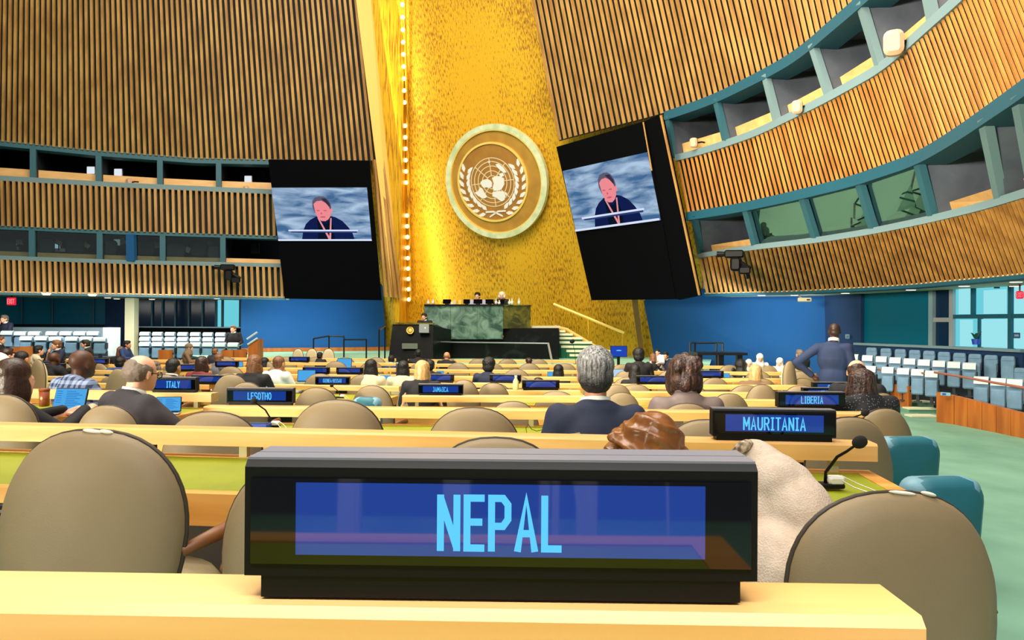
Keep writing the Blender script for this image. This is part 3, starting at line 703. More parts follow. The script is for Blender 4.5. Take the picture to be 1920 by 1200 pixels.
# ------------------------------------------------------------------ giant screens
def quadlerp(c, u, v): return c[0].lerp(c[1], u).lerp(c[3].lerp(c[2], u), v)
PICBG = None
def picmat():
    mt = bpy.data.materials.new('screen_marble_picture'); mt.use_nodes = True; nt = mt.node_tree; N = nt.nodes; L = nt.links
    b = N['Principled BSDF']; b.inputs['Base Color'].default_value = (0, 0, 0, 1); b.inputs['Specular IOR Level'].default_value = 0
    tc = N.new('ShaderNodeTexCoord'); mp = N.new('ShaderNodeMapping'); mp.inputs['Scale'].default_value = (.8, .8, 3.4); mp.inputs['Rotation'].default_value = (0, .9, 0)
    n_ = N.new('ShaderNodeTexNoise'); n_.inputs['Scale'].default_value = 1.2; n_.inputs['Detail'].default_value = 7; n_.inputs['Distortion'].default_value = .5
    rp = N.new('ShaderNodeValToRGB'); e = rp.color_ramp.elements
    e[0].position = .36; e[0].color = lin((70, 112, 158)) + (1,); e[1].position = .66; e[1].color = lin((186, 212, 240)) + (1,)
    L.new(tc.outputs['Object'], mp.inputs[0]); L.new(mp.outputs[0], n_.inputs['Vector']); L.new(n_.outputs[0], rp.inputs[0]); L.new(rp.outputs[0], b.inputs['Emission Color']); b.inputs['Emission Strength'].default_value = .92
    return mt
PICBG = picmat()
PH = emi('screen_hair', (96, 92, 112)); PF = emi('screen_face', (244, 142, 150)); PF2 = emi('screen_face_shade', (208, 96, 116)); PJ = emi('screen_jacket', (18, 30, 78)); PS = emi('screen_shirt', (10, 22, 40))
PW = emi('screen_white', (222, 232, 255)); PL1 = emi('screen_lanyard', (236, 150, 160)); PB = emi('screen_bar_shadow', (46, 66, 120)); PD2 = emi('screen_dark_hair', (54, 48, 70))
def ellp(cx, cy, rx, ry, n=20, a0=0, a1=360): return [(cx + rx * math.cos(math.radians(a0 + (a1 - a0) * k / n)), cy + ry * math.sin(math.radians(a0 + (a1 - a0) * k / n))) for k in range(n if a1 - a0 == 360 else n + 1)]
SHAPES = [('picture_jacket', PJ, [[(.25, .98), (.275, .80), (.31, .68), (.36, .60), (.42, .545), (.46, .52), (.565, .52), (.63, .55), (.70, .62), (.76, .74), (.80, .86), (.815, .98)]]),
          ('picture_shirt', PS, [[(.43, .58), (.465, .655), (.53, .67), (.575, .57), (.60, .75), (.60, .98), (.42, .98), (.435, .75)]]),
          ('picture_hair', PH, [[(.40, .36), (.405, .25), (.435, .185), (.48, .16), (.53, .165), (.57, .21), (.595, .30), (.60, .42), (.58, .48), (.42, .47)]]),
          ('picture_face', PF, [[(.415, .30), (.45, .25), (.50, .24), (.55, .29), (.575, .36), (.59, .44), (.58, .53), (.555, .59), (.52, .625), (.48, .62), (.445, .57), (.425, .48)], ellp(.595, .43, .012, .045)]),
          ('picture_hair_lock', PD2, [[(.50, .20), (.55, .20), (.585, .29), (.585, .37), (.565, .33), (.54, .275)]]),
          ('picture_eye', PF2, [ellp(.455, .425, .018, .011), ellp(.53, .425, .02, .011), ellp(.50, .545, .03, .014), ellp(.487, .48, .008, .02)]),
          ('picture_lanyard', PL1, [[(.44, .565), (.455, .56), (.56, .97), (.535, .97)], [(.575, .565), (.59, .565), (.56, .97), (.54, .97)]]),
          ('picture_lectern_bar', PW, [[(.12, .785), (.86, .785), (.86, .815), (.12, .815)], [(0, .965), (1, .965), (1, .998), (0, .998)]]),
          ('picture_bar_shadow', PB, [[(.14, .815), (.85, .815), (.845, .845), (.15, .84)]])]
def big_screen(outer, pic, thick, label):
    """outer, pic: TL TR BR BL points"""
    n_ = (outer[1] - outer[0]).cross(outer[3] - outer[0]).normalized(); n_ = n_ if n_.y < 0 else -n_
    root = thing('video_screen', (outer[2] + outer[3]) / 2, 0, label, 'screen', 'twin video screens')
    rel = lambda p: p - root.location
    mb = MB(); mb.hexa([rel(outer[3] - n_ * thick), rel(outer[2] - n_ * thick), rel(outer[2]), rel(outer[3])], [rel(outer[0] - n_ * thick), rel(outer[1] - n_ * thick), rel(outer[1]), rel(outer[0])])
    obj('housing', mb, BLACKM, root)
    d = [p + n_ * .02 for p in pic]
    mb = MB(); mb.hexa([rel(d[3] - n_ * .03), rel(d[2] - n_ * .03), rel(d[2]), rel(d[3])], [rel(d[0] - n_ * .03), rel(d[1] - n_ * .03), rel(d[1]), rel(d[0])])
    o = obj('picture', mb, PICBG, root)
    for k, (nm, mt, polys) in enumerate(SHAPES):
        mb = MB()
        for pl in polys:
            pts = [rel(quadlerp(d, u, v) + n_ * (.006 + .004 * k)) for u, v in pl]; mb.add(pts + [q - n_ * .003 for q in pts], [tuple(range(len(pts))), tuple(range(2 * len(pts) - 1, len(pts) - 1, -1))])
        obj(nm, mb, mt, o)
    return root, n_
def onplane(a, b, c, px, py):
    n_ = (b - a).cross(c - a); d = ray(px, py); return CAMP + d * ((a - CAMP).dot(n_) / d.dot(n_))
TLp, TRp, BLp = P(503, 300, 25.0), P(693, 302, 25.7), P(534, 560, 26.2)
BRp = onplane(TLp, TRp, BLp, 716, 563)
pic = [onplane(TLp, TRp, BLp, *q) for q in ((509, 352), (688, 351.5), (697, 451.5), (522, 451.5))]
r_, n_ = big_screen([TLp, TRp, BRp, BLp], pic, .5, 'black video screen left of the gold wall showing a speaker in navy')
TLp, TRp, BLp = P(1043, 275.5, 22.6), P(1209, 227, 20.2), P(1109, 563, 23.3)
BRp = onplane(TLp, TRp, BLp, 1267, 561)
pic = [onplane(TLp, TRp, BLp, *q) for q in ((1055.6, 320.6), (1213.7, 285.3), (1239, 412.5), (1080.7, 434))]
r_, n_ = big_screen([TLp, TRp, BRp, BLp], pic, .25, 'tilted black video screen on the gold wall edge beside the amber galleries')
mb = MB(); rel = lambda p: p - r_.location
a0, a1, b0, b1 = BRp, TRp, P(1309, 552, 20.6), P(1237, 214, 19.6)
bk = Vector((.25, .6, 0))
mb.hexa([rel(a0 - n_ * .02), rel(b0), rel(b0 + bk), rel(a0 + bk)], [rel(a1 - n_ * .02), rel(b1), rel(b1 + bk), rel(a1 + bk)]); obj('side_box', mb, BLACKM, r_)
mb = MB(); mb.tube([rel(P(1239, 216, 19.55)), rel(P(1311, 553, 20.55))], .035, 6); mb.tube([rel(P(1206, 229, 20.1)), rel(P(1222, 320, 20.25))], .02, 6); obj('edge_trim', mb, SLAT, r_)

# added unseen posts and cables, there only to streak the glossy nameplate
LIL = mat('lilac_streak_post', (214, 204, 226), .6)
for k, (x0, x1, w_) in enumerate(((-.64, -.62, .03), (-.60, -.585, .006), (-.26, -.25, .045), (.035, .05, .018), (.075, .085, .012), (.18, .19, .035))):
    m_ = MB(); m_.hexa([(x0 - w_, -1.32, .0), (x0 + w_, -1.32, .0), (x0 + w_, -1.27, .0), (x0 - w_, -1.27, .0)], [(x1 - w_, -1.32, 1.0), (x1 + w_, -1.32, 1.0), (x1 + w_, -1.27, 1.0), (x1 - w_, -1.27, 1.0)])
    struct(obj('trim_%d' % (5 + k), m_, LIL))
for k, (x0, x1) in enumerate(((.11, .20), (.15, .235), (.42, .46))):
    t = thing('cable', (x0, -1.2, .02), 0, 'thin white cable added behind the Nepal desk, mirrored %s' % ('beside the letter A', 'over the letter L', 'near the plain end of the screen')[k], 'cable', 'cables added behind the Nepal desk')
    m_ = MB(); m_.tube([(0, 0, 1.0), (.02, 0, .75), ((x1 - x0) * .7, 0, .4), (x1 - x0, 0, 0)], .004, 6); obj('cord', m_, CABLEW, t); m_ = MB(); m_.box((0, 0, 1.0), (.03, .03, .03)); obj('plug', m_, WHITEP, t)
area('streak_fill_light', (0, -.5, 3.2), (0, -1.6, .5), 2.5, .5, 150, (1, .97, .95))  # added lamp for the unseen posts mirrored in the nameplate
# ------------------------------------------------------------------ walls under the galleries
def wallquad(nm, tl, tr, br, bl, th, mt):
    n_ = (tr - tl).cross(bl - tl).normalized(); n_ = n_ if n_.y < 0 else -n_
    m_ = MB(); m_.hexa([bl - n_ * th, br - n_ * th, br, bl], [tl - n_ * th, tr - n_ * th, tr, tl]); return struct(obj(nm, m_, mt))
def at_z(p, z): return Vector((p.x, p.y, z))
a, b = P(452, 600, 27.0), P(737, 600, 29.6)
wallquad('wall_blue_left', at_z(a, 2.6), at_z(P(716, 600, 29.3), 2.6), at_z(P(729, 600, 29.5), -.8), at_z(a, -.8), .1, BLUEWALL)
wallquad('wall_blue_right', P(1203, 545, 24.9), at_z(P(1560, 600, 21.8), 2.3), at_z(P(1560, 600, 21.8), -.8), P(1231, 690, 24.9), .1, BLUEWALL)
wallquad('wall_shaded_right', at_z(P(1545, 600, 21.6), 2.3), at_z(P(1614, 600, 20.2), 2.3), at_z(P(1614, 600, 20.2), -.8), at_z(P(1551, 600, 21.6), -.8), .1, NAVYWALL)  # darker blue paints the shaded stretch of wall past the corner
area('blue_wall_washer_left', P(600, 590, 26.6) + Vector((0, 0, .1)), P(590, 612, 28.6), 3.5, .3, 62, (.75, .9, 1))
area('blue_wall_washer_right', P(1420, 578, 20.8), P(1400, 612, 23), 2.6, .3, 66, (.75, .9, 1))
m_ = MB(); bs = [at_z(a, 0), at_z(P(729, 600, 29.5), 0)]; beam(m_, [p + Vector((.02, -.05, .1)) for p in bs], 0, 0, .14, -.02, .05)
struct(obj('baseboard_left', m_, WOODPANEL))

DARKGLASS = mat('dark_teal_glass', (4, 84, 108), .35, spec=.12)
DARKGLASS2 = mat('dark_blue_glass', (12, 38, 64), .12, spec=.25)
def win(label_mat, tl, tr, br, bl, posts, transoms, pw=.05, mt=GREYSILL, extra=None):
    WN[0] += 1; root = struct(bpy.data.objects.new('window_%d' % WN[0], None)); COL.objects.link(root)
    n_ = (tr - tl).cross(bl - tl).normalized(); n_ = n_ if n_.y < 0 else -n_; q = [tl, tr, br, bl]
    m_ = MB(); m_.hexa([bl - n_ * .05, br - n_ * .05, br, bl], [tl - n_ * .05, tr - n_ * .05, tr, tl]); obj('pane', m_, label_mat, root)
    for u in posts:
        m_ = MB(); t, bt = quadlerp(q, u, 0), quadlerp(q, u, 1); s = (tr - tl).normalized() * pw
        m_.hexa([bt - s, bt + s, bt + s + n_ * .1, bt - s + n_ * .1], [t - s, t + s, t + s + n_ * .1, t - s + n_ * .1]); obj('mullion', m_, mt, root)
    for u0, u1, v in transoms:
        m_ = MB(); t, bt = quadlerp(q, u0, v), quadlerp(q, u1, v); s = Vector((0, 0, pw))
        m_.hexa([t - s, bt - s, bt - s + n_ * .08, t - s + n_ * .08], [t + s, bt + s, bt + s + n_ * .08, t + s + n_ * .08]); obj('transom', m_, mt, root)
    return root, n_, q
def zq(x0, y0d, x1, y1d, zt, zb): return at_z(P(x0, 600, y0d), zt), at_z(P(x1, 600, y1d), zt), at_z(P(x1, 600, y1d), zb), at_z(P(x0, 600, y0d), zb)
win(DARKGLASS, *zq(-220, 27.8, 197, 29.0, 2.2, -.5), [.2, .45, .62, .76, .95], [], .02, TEALD)
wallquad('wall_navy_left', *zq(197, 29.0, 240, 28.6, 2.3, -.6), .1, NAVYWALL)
m_ = MB(); cpos = P(247, 600, 26.4); m_.bbox(cpos.x - .16, cpos.x + .16, cpos.y - .16, cpos.y + .16, -.55, 1.96); m_.bbox(cpos.x - .19, cpos.x + .19, cpos.y - .19, cpos.y + .19, -.55, -.3); struct(obj('column', m_, COLUMN))
win(DARKGLASS2, *zq(256, 28.8, 406, 29.0, 2.2, -.5), [.2, .33, .49, .66, .83], [], .025, TEAL)
r1w, n1w, q1w = win(DAYPANE, *zq(406, 28.9, 452, 29.0, 2.2, -.2), [0, .26, .98], [(0, 1, .62)], .04, TEALD)
# right: dark glass, clear bay and bright curtained bay
p0, p1 = P(1612, 600, 20.4), P(1754, 600, 18.0); p2 = P(1790, 600, 17.5); p3 = P(1930, 600, 15.4)
def q4(a, b, zt, zb): return at_z(a, zt), at_z(b, zt), at_z(b, zb), at_z(a, zb)
zb_ = .70
win(DARKGLASS, *q4(p0, p1, 2.1, zb_), [.98], [], .06)
win(DARKGLASS2, *q4(p1, p2, 2.1, zb_), [.97], [(0, 1, .55)], .05, SILVER)
rw, nw, qw = win(DAYPANE, *q4(p2, p3, 2.1, zb_), [.81], [(0, 1, .5)], .045, TEALD)
for (u0, u1, v0, v1) in ((.1, .3, .04, .46), (.45, .75, .1, .46), (.12, .3, .55, .97), (.42, .78, .54, .97), (.85, 1, .05, .97)):
    rings = []; nf = 26; m_ = MB(); vs = []
    for k in range(nf + 1):
        u = u0 + (u1 - u0) * k / nf; off = nw * (.05 + .03 * (k % 2))
        vs += [quadlerp(qw, u, v0) + off, quadlerp(qw, u, v1) + off]
    m_.add(vs, [(2 * i, 2 * i + 2, 2 * i + 3, 2 * i + 1) for i in range(nf)]); obj('curtain', m_, CURTAIN, rw)
for u, v0, v1 in ((.4, .53, 1), (.3, .02, .48), (.62, 0, .08)):
    m_ = MB(); a_, b_ = quadlerp(qw, u, v0), quadlerp(qw, u, v1); s = (p3 - p2).normalized() * .03
    m_.hexa([b_ - s, b_ + s, b_ + s + nw * .09, b_ - s + nw * .09], [a_ - s, a_ + s, a_ + s + nw * .09, a_ - s + nw * .09]); obj('mullion', m_, TEALD, rw)
m_ = MB(); beam(m_, [at_z(p0, zb_), at_z(p2, zb_), at_z(p3, zb_)], 0, -.03, .03, -.2, .05); struct(obj('trim_2', m_, GREYSILL))
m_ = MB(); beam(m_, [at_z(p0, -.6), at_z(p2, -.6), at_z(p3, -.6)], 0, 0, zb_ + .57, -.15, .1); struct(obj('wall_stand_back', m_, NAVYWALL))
# pot plant behind the bright window
pl = thing('potted_plant', P(1830, 646, 16.6), 0, 'dark leafy pot plant on a blue stand before the bright curtained window', 'plant')
m_ = MB(); m_.lathe([(.03, 0), (.07, .0), (.09, .12), (.08, .12), (.03, .1)], 10); obj('pot', m_, BOXBLUE, pl)
for k in range(9):
    m_ = MB(); a = k * 2.4; r = .1; h = .18 + .03 * (k % 3)
    m_.loft([[Vector((.012 * math.cos(q) + r * t * math.cos(a), .012 * math.sin(q) + r * t * math.sin(a), .1 + h * t - .06 * t * t)) + Vector((-math.sin(a), math.cos(a), 0)) * (.03 * math.sin(math.pi * t) * math.cos(q)) for q in (0, math.pi / 2, math.pi, 3 * math.pi / 2)] for t in (0, .35, .7, 1)], True)
    obj('leaf', m_, mat('plant_leaf', (16, 70, 58), .5), pl)
# exit signs and small plates
def exit_sign(px, py, y, w, h, label, rz):
    t = thing('exit_sign', P(px, py, y), rz, label, 'sign', 'red exit signs')
    m_ = MB(); m_.rbox((0, 0, 0), (w, .06, h), .03); obj('lit_face', m_, RED, t)
    m_ = MB(); letters(m_, 'EXIT', w * .78, h * .6, -.034, .006); obj('lettering', m_, REDL, t)
    m_ = MB(); m_.box((0, .01, h * .5 + .06), (.03, .03, .14)); obj('bracket', m_, BLACK, t)
GLY = {  # strokes on a 0..1 x 0..1 cell
 'A': [[(0, 0), (.5, 1), (1, 0)], [(.2, .3), (.8, .3)]], 'B': [[(0, 0), (0, 1), (.7, 1), (.9, .9), (.9, .62), (.7, .53), (0, .53)], [(.7, .53), (1, .42), (1, .12), (.75, 0), (0, 0)]],
 'C': [[(1, .85), (.75, 1), (.3, 1), (0, .75), (0, .25), (.3, 0), (.75, 0), (1, .15)]], 'E': [[(1, 1), (0, 1), (0, 0), (1, 0)], [(0, .52), (.85, .52)]],
 'G': [[(1, .85), (.75, 1), (.3, 1), (0, .75), (0, .25), (.3, 0), (.8, 0), (1, .12), (1, .48), (.6, .48)]], 'H': [[(0, 0), (0, 1)], [(1, 0), (1, 1)], [(0, .52), (1, .52)]],
 'I': [[(.5, 0), (.5, 1)], [(.12, 1), (.88, 1)], [(.12, 0), (.88, 0)]], 'J': [[(.3, 1), (.8, 1), (.8, .2), (.6, 0), (.2, 0), (0, .12)]], 'L': [[(0, 1), (0, 0), (1, 0)]],
 'M': [[(0, 0), (0, 1)], [(.04, .97), (.5, .3)], [(.5, .3), (.96, .97)], [(1, 0), (1, 1)]], 'N': [[(0, 0), (0, 1)], [(.04, .96), (.96, .04)], [(1, 0), (1, 1)]], 'O': [[(.3, 0), (0, .27), (0, .73), (.3, 1), (.7, 1), (1, .73), (1, .27), (.7, 0), (.3, 0)]],
 'P': [[(0, 0), (0, 1), (.7, 1), (1, .87), (1, .58), (.7, .44), (0, .44)]], 'R': [[(0, 0), (0, 1), (.7, 1), (.95, .87), (.95, .62), (.7, .5), (0, .5)], [(.5, .5), (1, 0)]],
 'S': [[(1, .87), (.75, 1), (.25, 1), (0, .85), (0, .65), (.25, .53), (.75, .47), (1, .35), (1, .15), (.75, 0), (.25, 0), (0, .13)]],
 'T': [[(0, 1), (1, 1)], [(.5, 1), (.5, 0)]], 'U': [[(0, 1), (0, .25), (.25, 0), (.75, 0), (1, .25), (1, 1)]], 'X': [[(0, 0), (1, 1)], [(0, 1), (1, 0)]],
 'Y': [[(0, 1), (.5, .5), (1, 1)], [(.5, .5), (.5, 0)]], '-': [[(.1, .45), (.9, .45)]]}
GW = {'I': .62, 'M': 1.25, '-': .5, 'J': .8, 'L': .85, 'E': .88, 'T': .95}
def letters(mb, text, w, h, y, th, bold=.22, cx=0, cz=0):
    """block lettering across x, standing in z, facing -y; bold is the stroke width as a share of a letter's width"""
    ws = [GW.get(c, 1.0) for c in text]; gap = .2; tot = sum(ws) + gap * (len(text) - 1) + bold * len(text); u = w / tot
    x = cx - w / 2; sw = bold * u; vh = h - sw * .9
    for c, g in zip(text, ws):
        x0 = x + sw / 2
        for st in GLY[c]:
            pts = [(x0 + px_ * g * u, cz - h / 2 + sw * .45 + py_ * vh) for px_, py_ in st]
            n_ = len(pts); L_, R_ = [], []
            for i in range(n_):
                d0 = Vector((pts[i][0] - pts[i - 1][0], pts[i][1] - pts[i - 1][1])).normalized() if i > 0 else None
                d1 = Vector((pts[i + 1][0] - pts[i][0], pts[i + 1][1] - pts[i][1])).normalized() if i < n_ - 1 else None
                if d0 is None: d0 = d1
                if d1 is None: d1 = d0
                t = (d0 + d1); t = t.normalized() if t.length > .1 else d0
                nn_ = Vector((-t.y, t.x)); k = min(1.8, 1 / max(.3, nn_.dot(Vector((-d0.y, d0.x)))))
                e = (t * (sw * .45) if i == n_ - 1 else -t * (sw * .45)) if i in (0, n_ - 1) and st[0] != st[-1] else Vector((0, 0))
                p = Vector(pts[i]) + e
                L_.append(p + nn_ * sw / 2 * k); R_.append(p - nn_ * sw / 2 * k)
            vs = []
            for l_, r_2 in zip(L_, R_): vs += [(l_.x, y, l_.y), (r_2.x, y, r_2.y), (l_.x, y + th, l_.y), (r_2.x, y + th, r_2.y)]
            fs = []
            for i in range(n_ - 1):
                b_ = 4 * i; fs += [(b_, b_ + 4, b_ + 5, b_ + 1), (b_ + 2, b_ + 3, b_ + 7, b_ + 6), (b_, b_ + 2, b_ + 6, b_ + 4), (b_ + 1, b_ + 5, b_ + 7, b_ + 3)]
            fs += [(0, 1, 3, 2), (4 * n_ - 4, 4 * n_ - 2, 4 * n_ - 1, 4 * n_ - 3)]
            mb.add(vs, fs)
        x += g * u + sw + gap * u
exit_sign(21.5, 565, 25.5, .30, .25, 'red lit exit sign hung before the dark glass wall with pale seats', 0)
exit_sign(1912, 553, 14.8, .13, .15, 'red lit exit sign above the bright curtained window', -.6)
t = thing('door_plate', P(1906, 629, 15.0), -.6, 'small dark blue plate on the post of the bright curtained window', 'sign')
m_ = MB(); m_.rbox((0, 0, 0), (.12, .02, .11), .01); obj('plate', m_, NAVYWALL, t); m_ = MB(); m_.box((0, -.012, 0), (.07, .006, .04)); obj('print', m_, SEATBLUE, t)
t = thing('switch_plate', P(1589, 631, 20.3), -.4, 'small pale switch plate on the shaded blue wall by the standing man', 'switch')
m_ = MB(); m_.rbox((0, 0, 0), (.11, .03, .12), .02); obj('plate', m_, SEATBLUE, t); m_ = MB(); m_.box((0, -.02, 0), (.05, .02, .06)); obj('button', m_, TEAL, t)
t = thing('projector', P(1504, 562, 20.2), -.35, 'beige projector hanging on an arm from the soffit over the blue wall', 'projector')
m_ = MB(); m_.rbox((.06, 0, 0), (.34, .25, .11), .03); obj('body', m_, SOFFIT, t); m_ = MB(); m_.tube([(-.02, 0, .05), (-.1, 0, .14), (-.14, 0, .26)], .02, 8); obj('arm', m_, SILVER, t)
m_ = MB(); m_.lathe([(.001, 0), (.04, 0), (.04, .03), (.001, .03)], 10, (.15, -.14, -.02)); obj('lens', m_, BLACK, t)

# ------------------------------------------------------------------ stage
SZ = .10
fr = [(380, 671, 0), (520, 676, 0), (720, 684, 0), (880, 690, 0), (1050, 690, 0), (1250, 689, 0), (1330, 686, 0)]
edge = [PZ(x, y, SZ) for x, y, _ in fr]; m_ = MB(); nb = len(edge)
back = [Vector((p.x * 1.55, 30.5, SZ)) for p in edge]
m_.add([*edge, *back], [(i, i + 1, nb + i + 1, nb + i) for i in range(nb - 1)]); lowr = [p - Vector((0, 0, .7)) for p in edge]
m_.add([*edge, *lowr], [(i, nb + i, nb + i + 1, i + 1) for i in range(nb - 1)])
struct(obj('floor_stage', m_, STAGEGREEN))
# black lectern with crest, plaque, laptop
lc = P(770, 680, 21.0)
lt = thing('speaker_lectern', (lc.x, lc.y, SZ), 0, 'black marble speaker lectern with round gold crest before the green marble desk', 'lectern')
def rl(p): return p - lt.location
def flr(p, z=SZ): return Vector((p.x, p.y, z))
A0, A1, A2 = P(728, 680, 21.0), P(812, 680, 20.9), P(846, 680, 22.6)
T0, T1, T2 = P(736, 608, 21.2), P(811, 609, 21.1), P(846, 618, 22.7)
m_ = MB(); back_ = Vector((0, 1.3, 0))
m_.hexa([rl(flr(A0)), rl(flr(A1)), rl(flr(A1) + back_), rl(flr(A0) + back_)], [rl(T0), rl(T1), rl(T1 + back_), rl(T0 + back_)]); obj('body', m_, BLACKMARBLE, lt)
m_ = MB(); m_.hexa([rl(flr(A1)) + Vector((-.05, .1, 0)), rl(flr(A2)), rl(flr(A2) + Vector((-.2, .6, 0))), rl(flr(A1) + back_)], [rl(T1) + Vector((-.05, .1, -.01)), rl(T2), rl(T2 + Vector((-.2, .6, 0))), rl(T1 + back_)]); obj('side_wing', m_, BLACKMARBLE, lt)
m_ = MB(); m_.hexa([rl(P(736, 607.4, 21.15)), rl(P(812, 608.4, 21.05)), rl(P(812, 608.4, 21.05)) + Vector((0, .5, 0)), rl(P(736, 607.4, 21.15)) + Vector((0, .5, 0))], [rl(P(736, 604.6, 21.15)), rl(P(812, 605.6, 21.05)), rl(P(812, 605.6, 21.05)) + Vector((0, .5, 0)), rl(P(736, 604.6, 21.15)) + Vector((0, .5, 0))]); obj('top', m_, OLIVEMARBLE, lt)
def disc(nm, px, py, y, r, mt, par, th=.03, inner=None):
    c = P(px, py, y) - par.location; m_ = MB(); m_.add(*(lambda R: ([(c.x + r * math.cos(a), c.y + yy, c.z + r * math.sin(a)) for yy in (0, -th) for a in R], [tuple(range(24)), tuple(range(47, 23, -1))] + [(i, (i + 1) % 24, 24 + (i + 1) % 24, 24 + i) for i in range(24)]))([2 * math.pi * k / 24 for k in range(24)])); return obj(nm, m_, mt, par)
crest = disc('crest', 769, 619.5, 21.05, .105, EDISC, lt)
for k in range(8):
    for sgn in (-1, 1):
        a = math.radians(-80 + k * 18); c = P(769, 619.5, 21.0) - lt.location
        m_ = MB(); aa = a if sgn > 0 else math.pi - a; m_.ell((c.x + .085 * math.cos(aa), c.y - .01, c.z + .085 * math.sin(aa)), (.012, .008, .022), (0, -aa + .5 * sgn, 0), 6, 5); obj('crest_leaf', m_, EGOLD, crest)
c = P(769, 619.5, 21.0) - lt.location; m_ = MB(); m_.ell((c.x, c.y - .005, c.z), (.05, .012, .05), seg=12, rng=6); obj('crest_globe', m_, EGOLD, crest)
m_ = MB(); c = P(768.5, 649, 20.94) - lt.location; m_.rbox(c, (.43, .04, .15), .01); obj('plaque', m_, mat('lectern_plaque', (92, 98, 88), .5), lt)
# laptop held open on the lectern
t = thing('laptop', P(795, 624, 20.85), 0, 'silver laptop lid standing open on the black speaker lectern', 'laptop')
m_ = MB(); m_.rbox((0, 0, .12), (.27, .015, .24), .03); obj('lid', m_, SILVER, t); m_ = MB(); m_.ell((.03, -.009, .13), (.02, .004, .024), seg=10, rng=6); obj('badge', m_, WHITEP, t)
m_ = MB(); m_.box((0, .12, .005), (.27, .2, .015)); obj('base', m_, SILVER, t)
# presiding desk
pd = thing('presiding_desk', (P(870, 600, 23.4).x, 23.4, SZ), 0, 'tall green marble presiding desk on a black marble base below the emblem', 'desk')
def rp_(p): return p - pd.location
def slab(nm, xs, y0, y1, ya, yb, th, mt, zb=None):
    tl, tr, br, bl = P(xs[0], y0, ya), P(xs[1], y0, yb), P(xs[1], y1, yb), P(xs[0], y1, ya)
    if zb is not None: br, bl = at_z(br, zb), at_z(bl, zb)
    k = Vector((0, th, 0)); m_ = MB(); m_.hexa([rp_(bl), rp_(br), rp_(br + k), rp_(bl + k)], [rp_(tl), rp_(tr), rp_(tr + k), rp_(tl + k)]); return obj(nm, m_, mt, pd)
for x0, x1 in ((795, 844.6), (845, 894.6), (895, 943)): slab('marble_panel', (x0, x1), 573, 636, 23.1, 23.1, .3, GREENMARBLE)
slab('marble_wing', (943.4, 995), 574, 616, 23.12, 24.0, .3, OLIVEMARBLE)
slab('desk_top', (795, 944), 570.6, 572.8, 23.05, 23.05, .8, BLACKMARBLE)
slab('desk_top', (944, 996), 571.6, 573.8, 23.1, 23.98, .7, OLIVEMARBLE)
slab('base', (812, 944), 634, 674, 23.4, 23.4, 1.5, BLACKMARBLE, SZ); slab('base_wing', (944, 1048), 615.4, 674, 23.4, 23.2, 1.6, BLACKMARBLE, SZ)
slab('landing', (995, 1050), 611, 615, 24.2, 23.3, 1.2, STEPWHITE)
# rail before the base
t = thing('stage_rail', at_z(P(1030, 690, 20.5), SZ), 0, 'slim steel rail before the black base of the presiding desk', 'rail')
m_ = MB(); e0_, e1_ = P(812, 641, 21.9) - t.location, P(1028, 644, 20.6) - t.location; m_.tube([e0_, e1_], .02, 6); obj('bar', m_, STEEL, t)
m_ = MB(); e2_ = P(1037, 688, 19.3) - t.location; m_.tube([e1_, e2_], .03, 6); obj('post', m_, SILVER, t)
m_ = MB(); m_.tube([e0_, at_z(e0_, 0)], .02, 6); obj('post', m_, STEEL, t)
# stair down along the gold wall
st = thing('stage_stair', (P(1095, 600, 23.8).x, 23.8, SZ), 0, 'white and green carpeted stair from the presiding desk down beside the gold wall', 'stairs')
for k, (yy, xl, xr) in enumerate([(619, 1049, 1060), (625, 1049, 1074), (632, 1049, 1092), (640, 1049, 1110), (648, 1052, 1128), (656, 1062, 1144), (664, 1068, 1158)]):
    yd = 24.5 - .12 * k; a_, b_ = P(xl, yy, yd) - st.location, P(xr, yy, yd) - st.location
    m_ = MB(); m_.bbox(a_.x, b_.x, a_.y - .04, a_.y + .5, a_.z - .07, a_.z); obj('tread', m_, STEPWHITE, st)
    m_ = MB(); m_.bbox(a_.x, b_.x, a_.y, a_.y + .5, 0, a_.z - .07); obj('riser', m_, STEPGREEN, st)
m_ = MB(); m_.tube([P(1040, 612, 24.9) - st.location, P(1062, 617, 24.9) - st.location, P(1148, 668, 24.2) - st.location], .05, 6); obj('stringer', m_, TRIMGOLD, st)
h = thing('stair_handrail', (P(1100, 600, 24.4).x, 24.4, SZ), 0, 'slim gold handrail on thin posts above the stage stair', 'handrail')
m_ = MB(); m_.tube([P(1038, 570, 25.0) - h.location, P(1165, 622, 24.1) - h.location, P(1170, 624, 24.1) - h.location], .045, 6); obj('rail', m_, EGOLD, h)
for x0, y0, x1, y1, yd in ((1040, 571, 1040, 612, 25.0), (1102, 597, 1104, 645, 24.5), (1167, 623, 1167, 668, 24.1)):
    m_ = MB(); m_.tube([P(x0, y0, yd) - h.location, P(x1, y1, yd) - h.location], .02, 6); obj('post', m_, GOLD, h)
# dark strip painting the shaded fold of the gold wall by the blue wall
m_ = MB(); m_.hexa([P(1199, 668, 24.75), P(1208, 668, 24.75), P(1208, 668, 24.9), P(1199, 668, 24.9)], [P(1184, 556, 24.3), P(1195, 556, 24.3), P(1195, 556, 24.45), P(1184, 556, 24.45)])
struct(obj('trim_3', m_, mat('fold_shade_brown', (120, 84, 26), .5)))
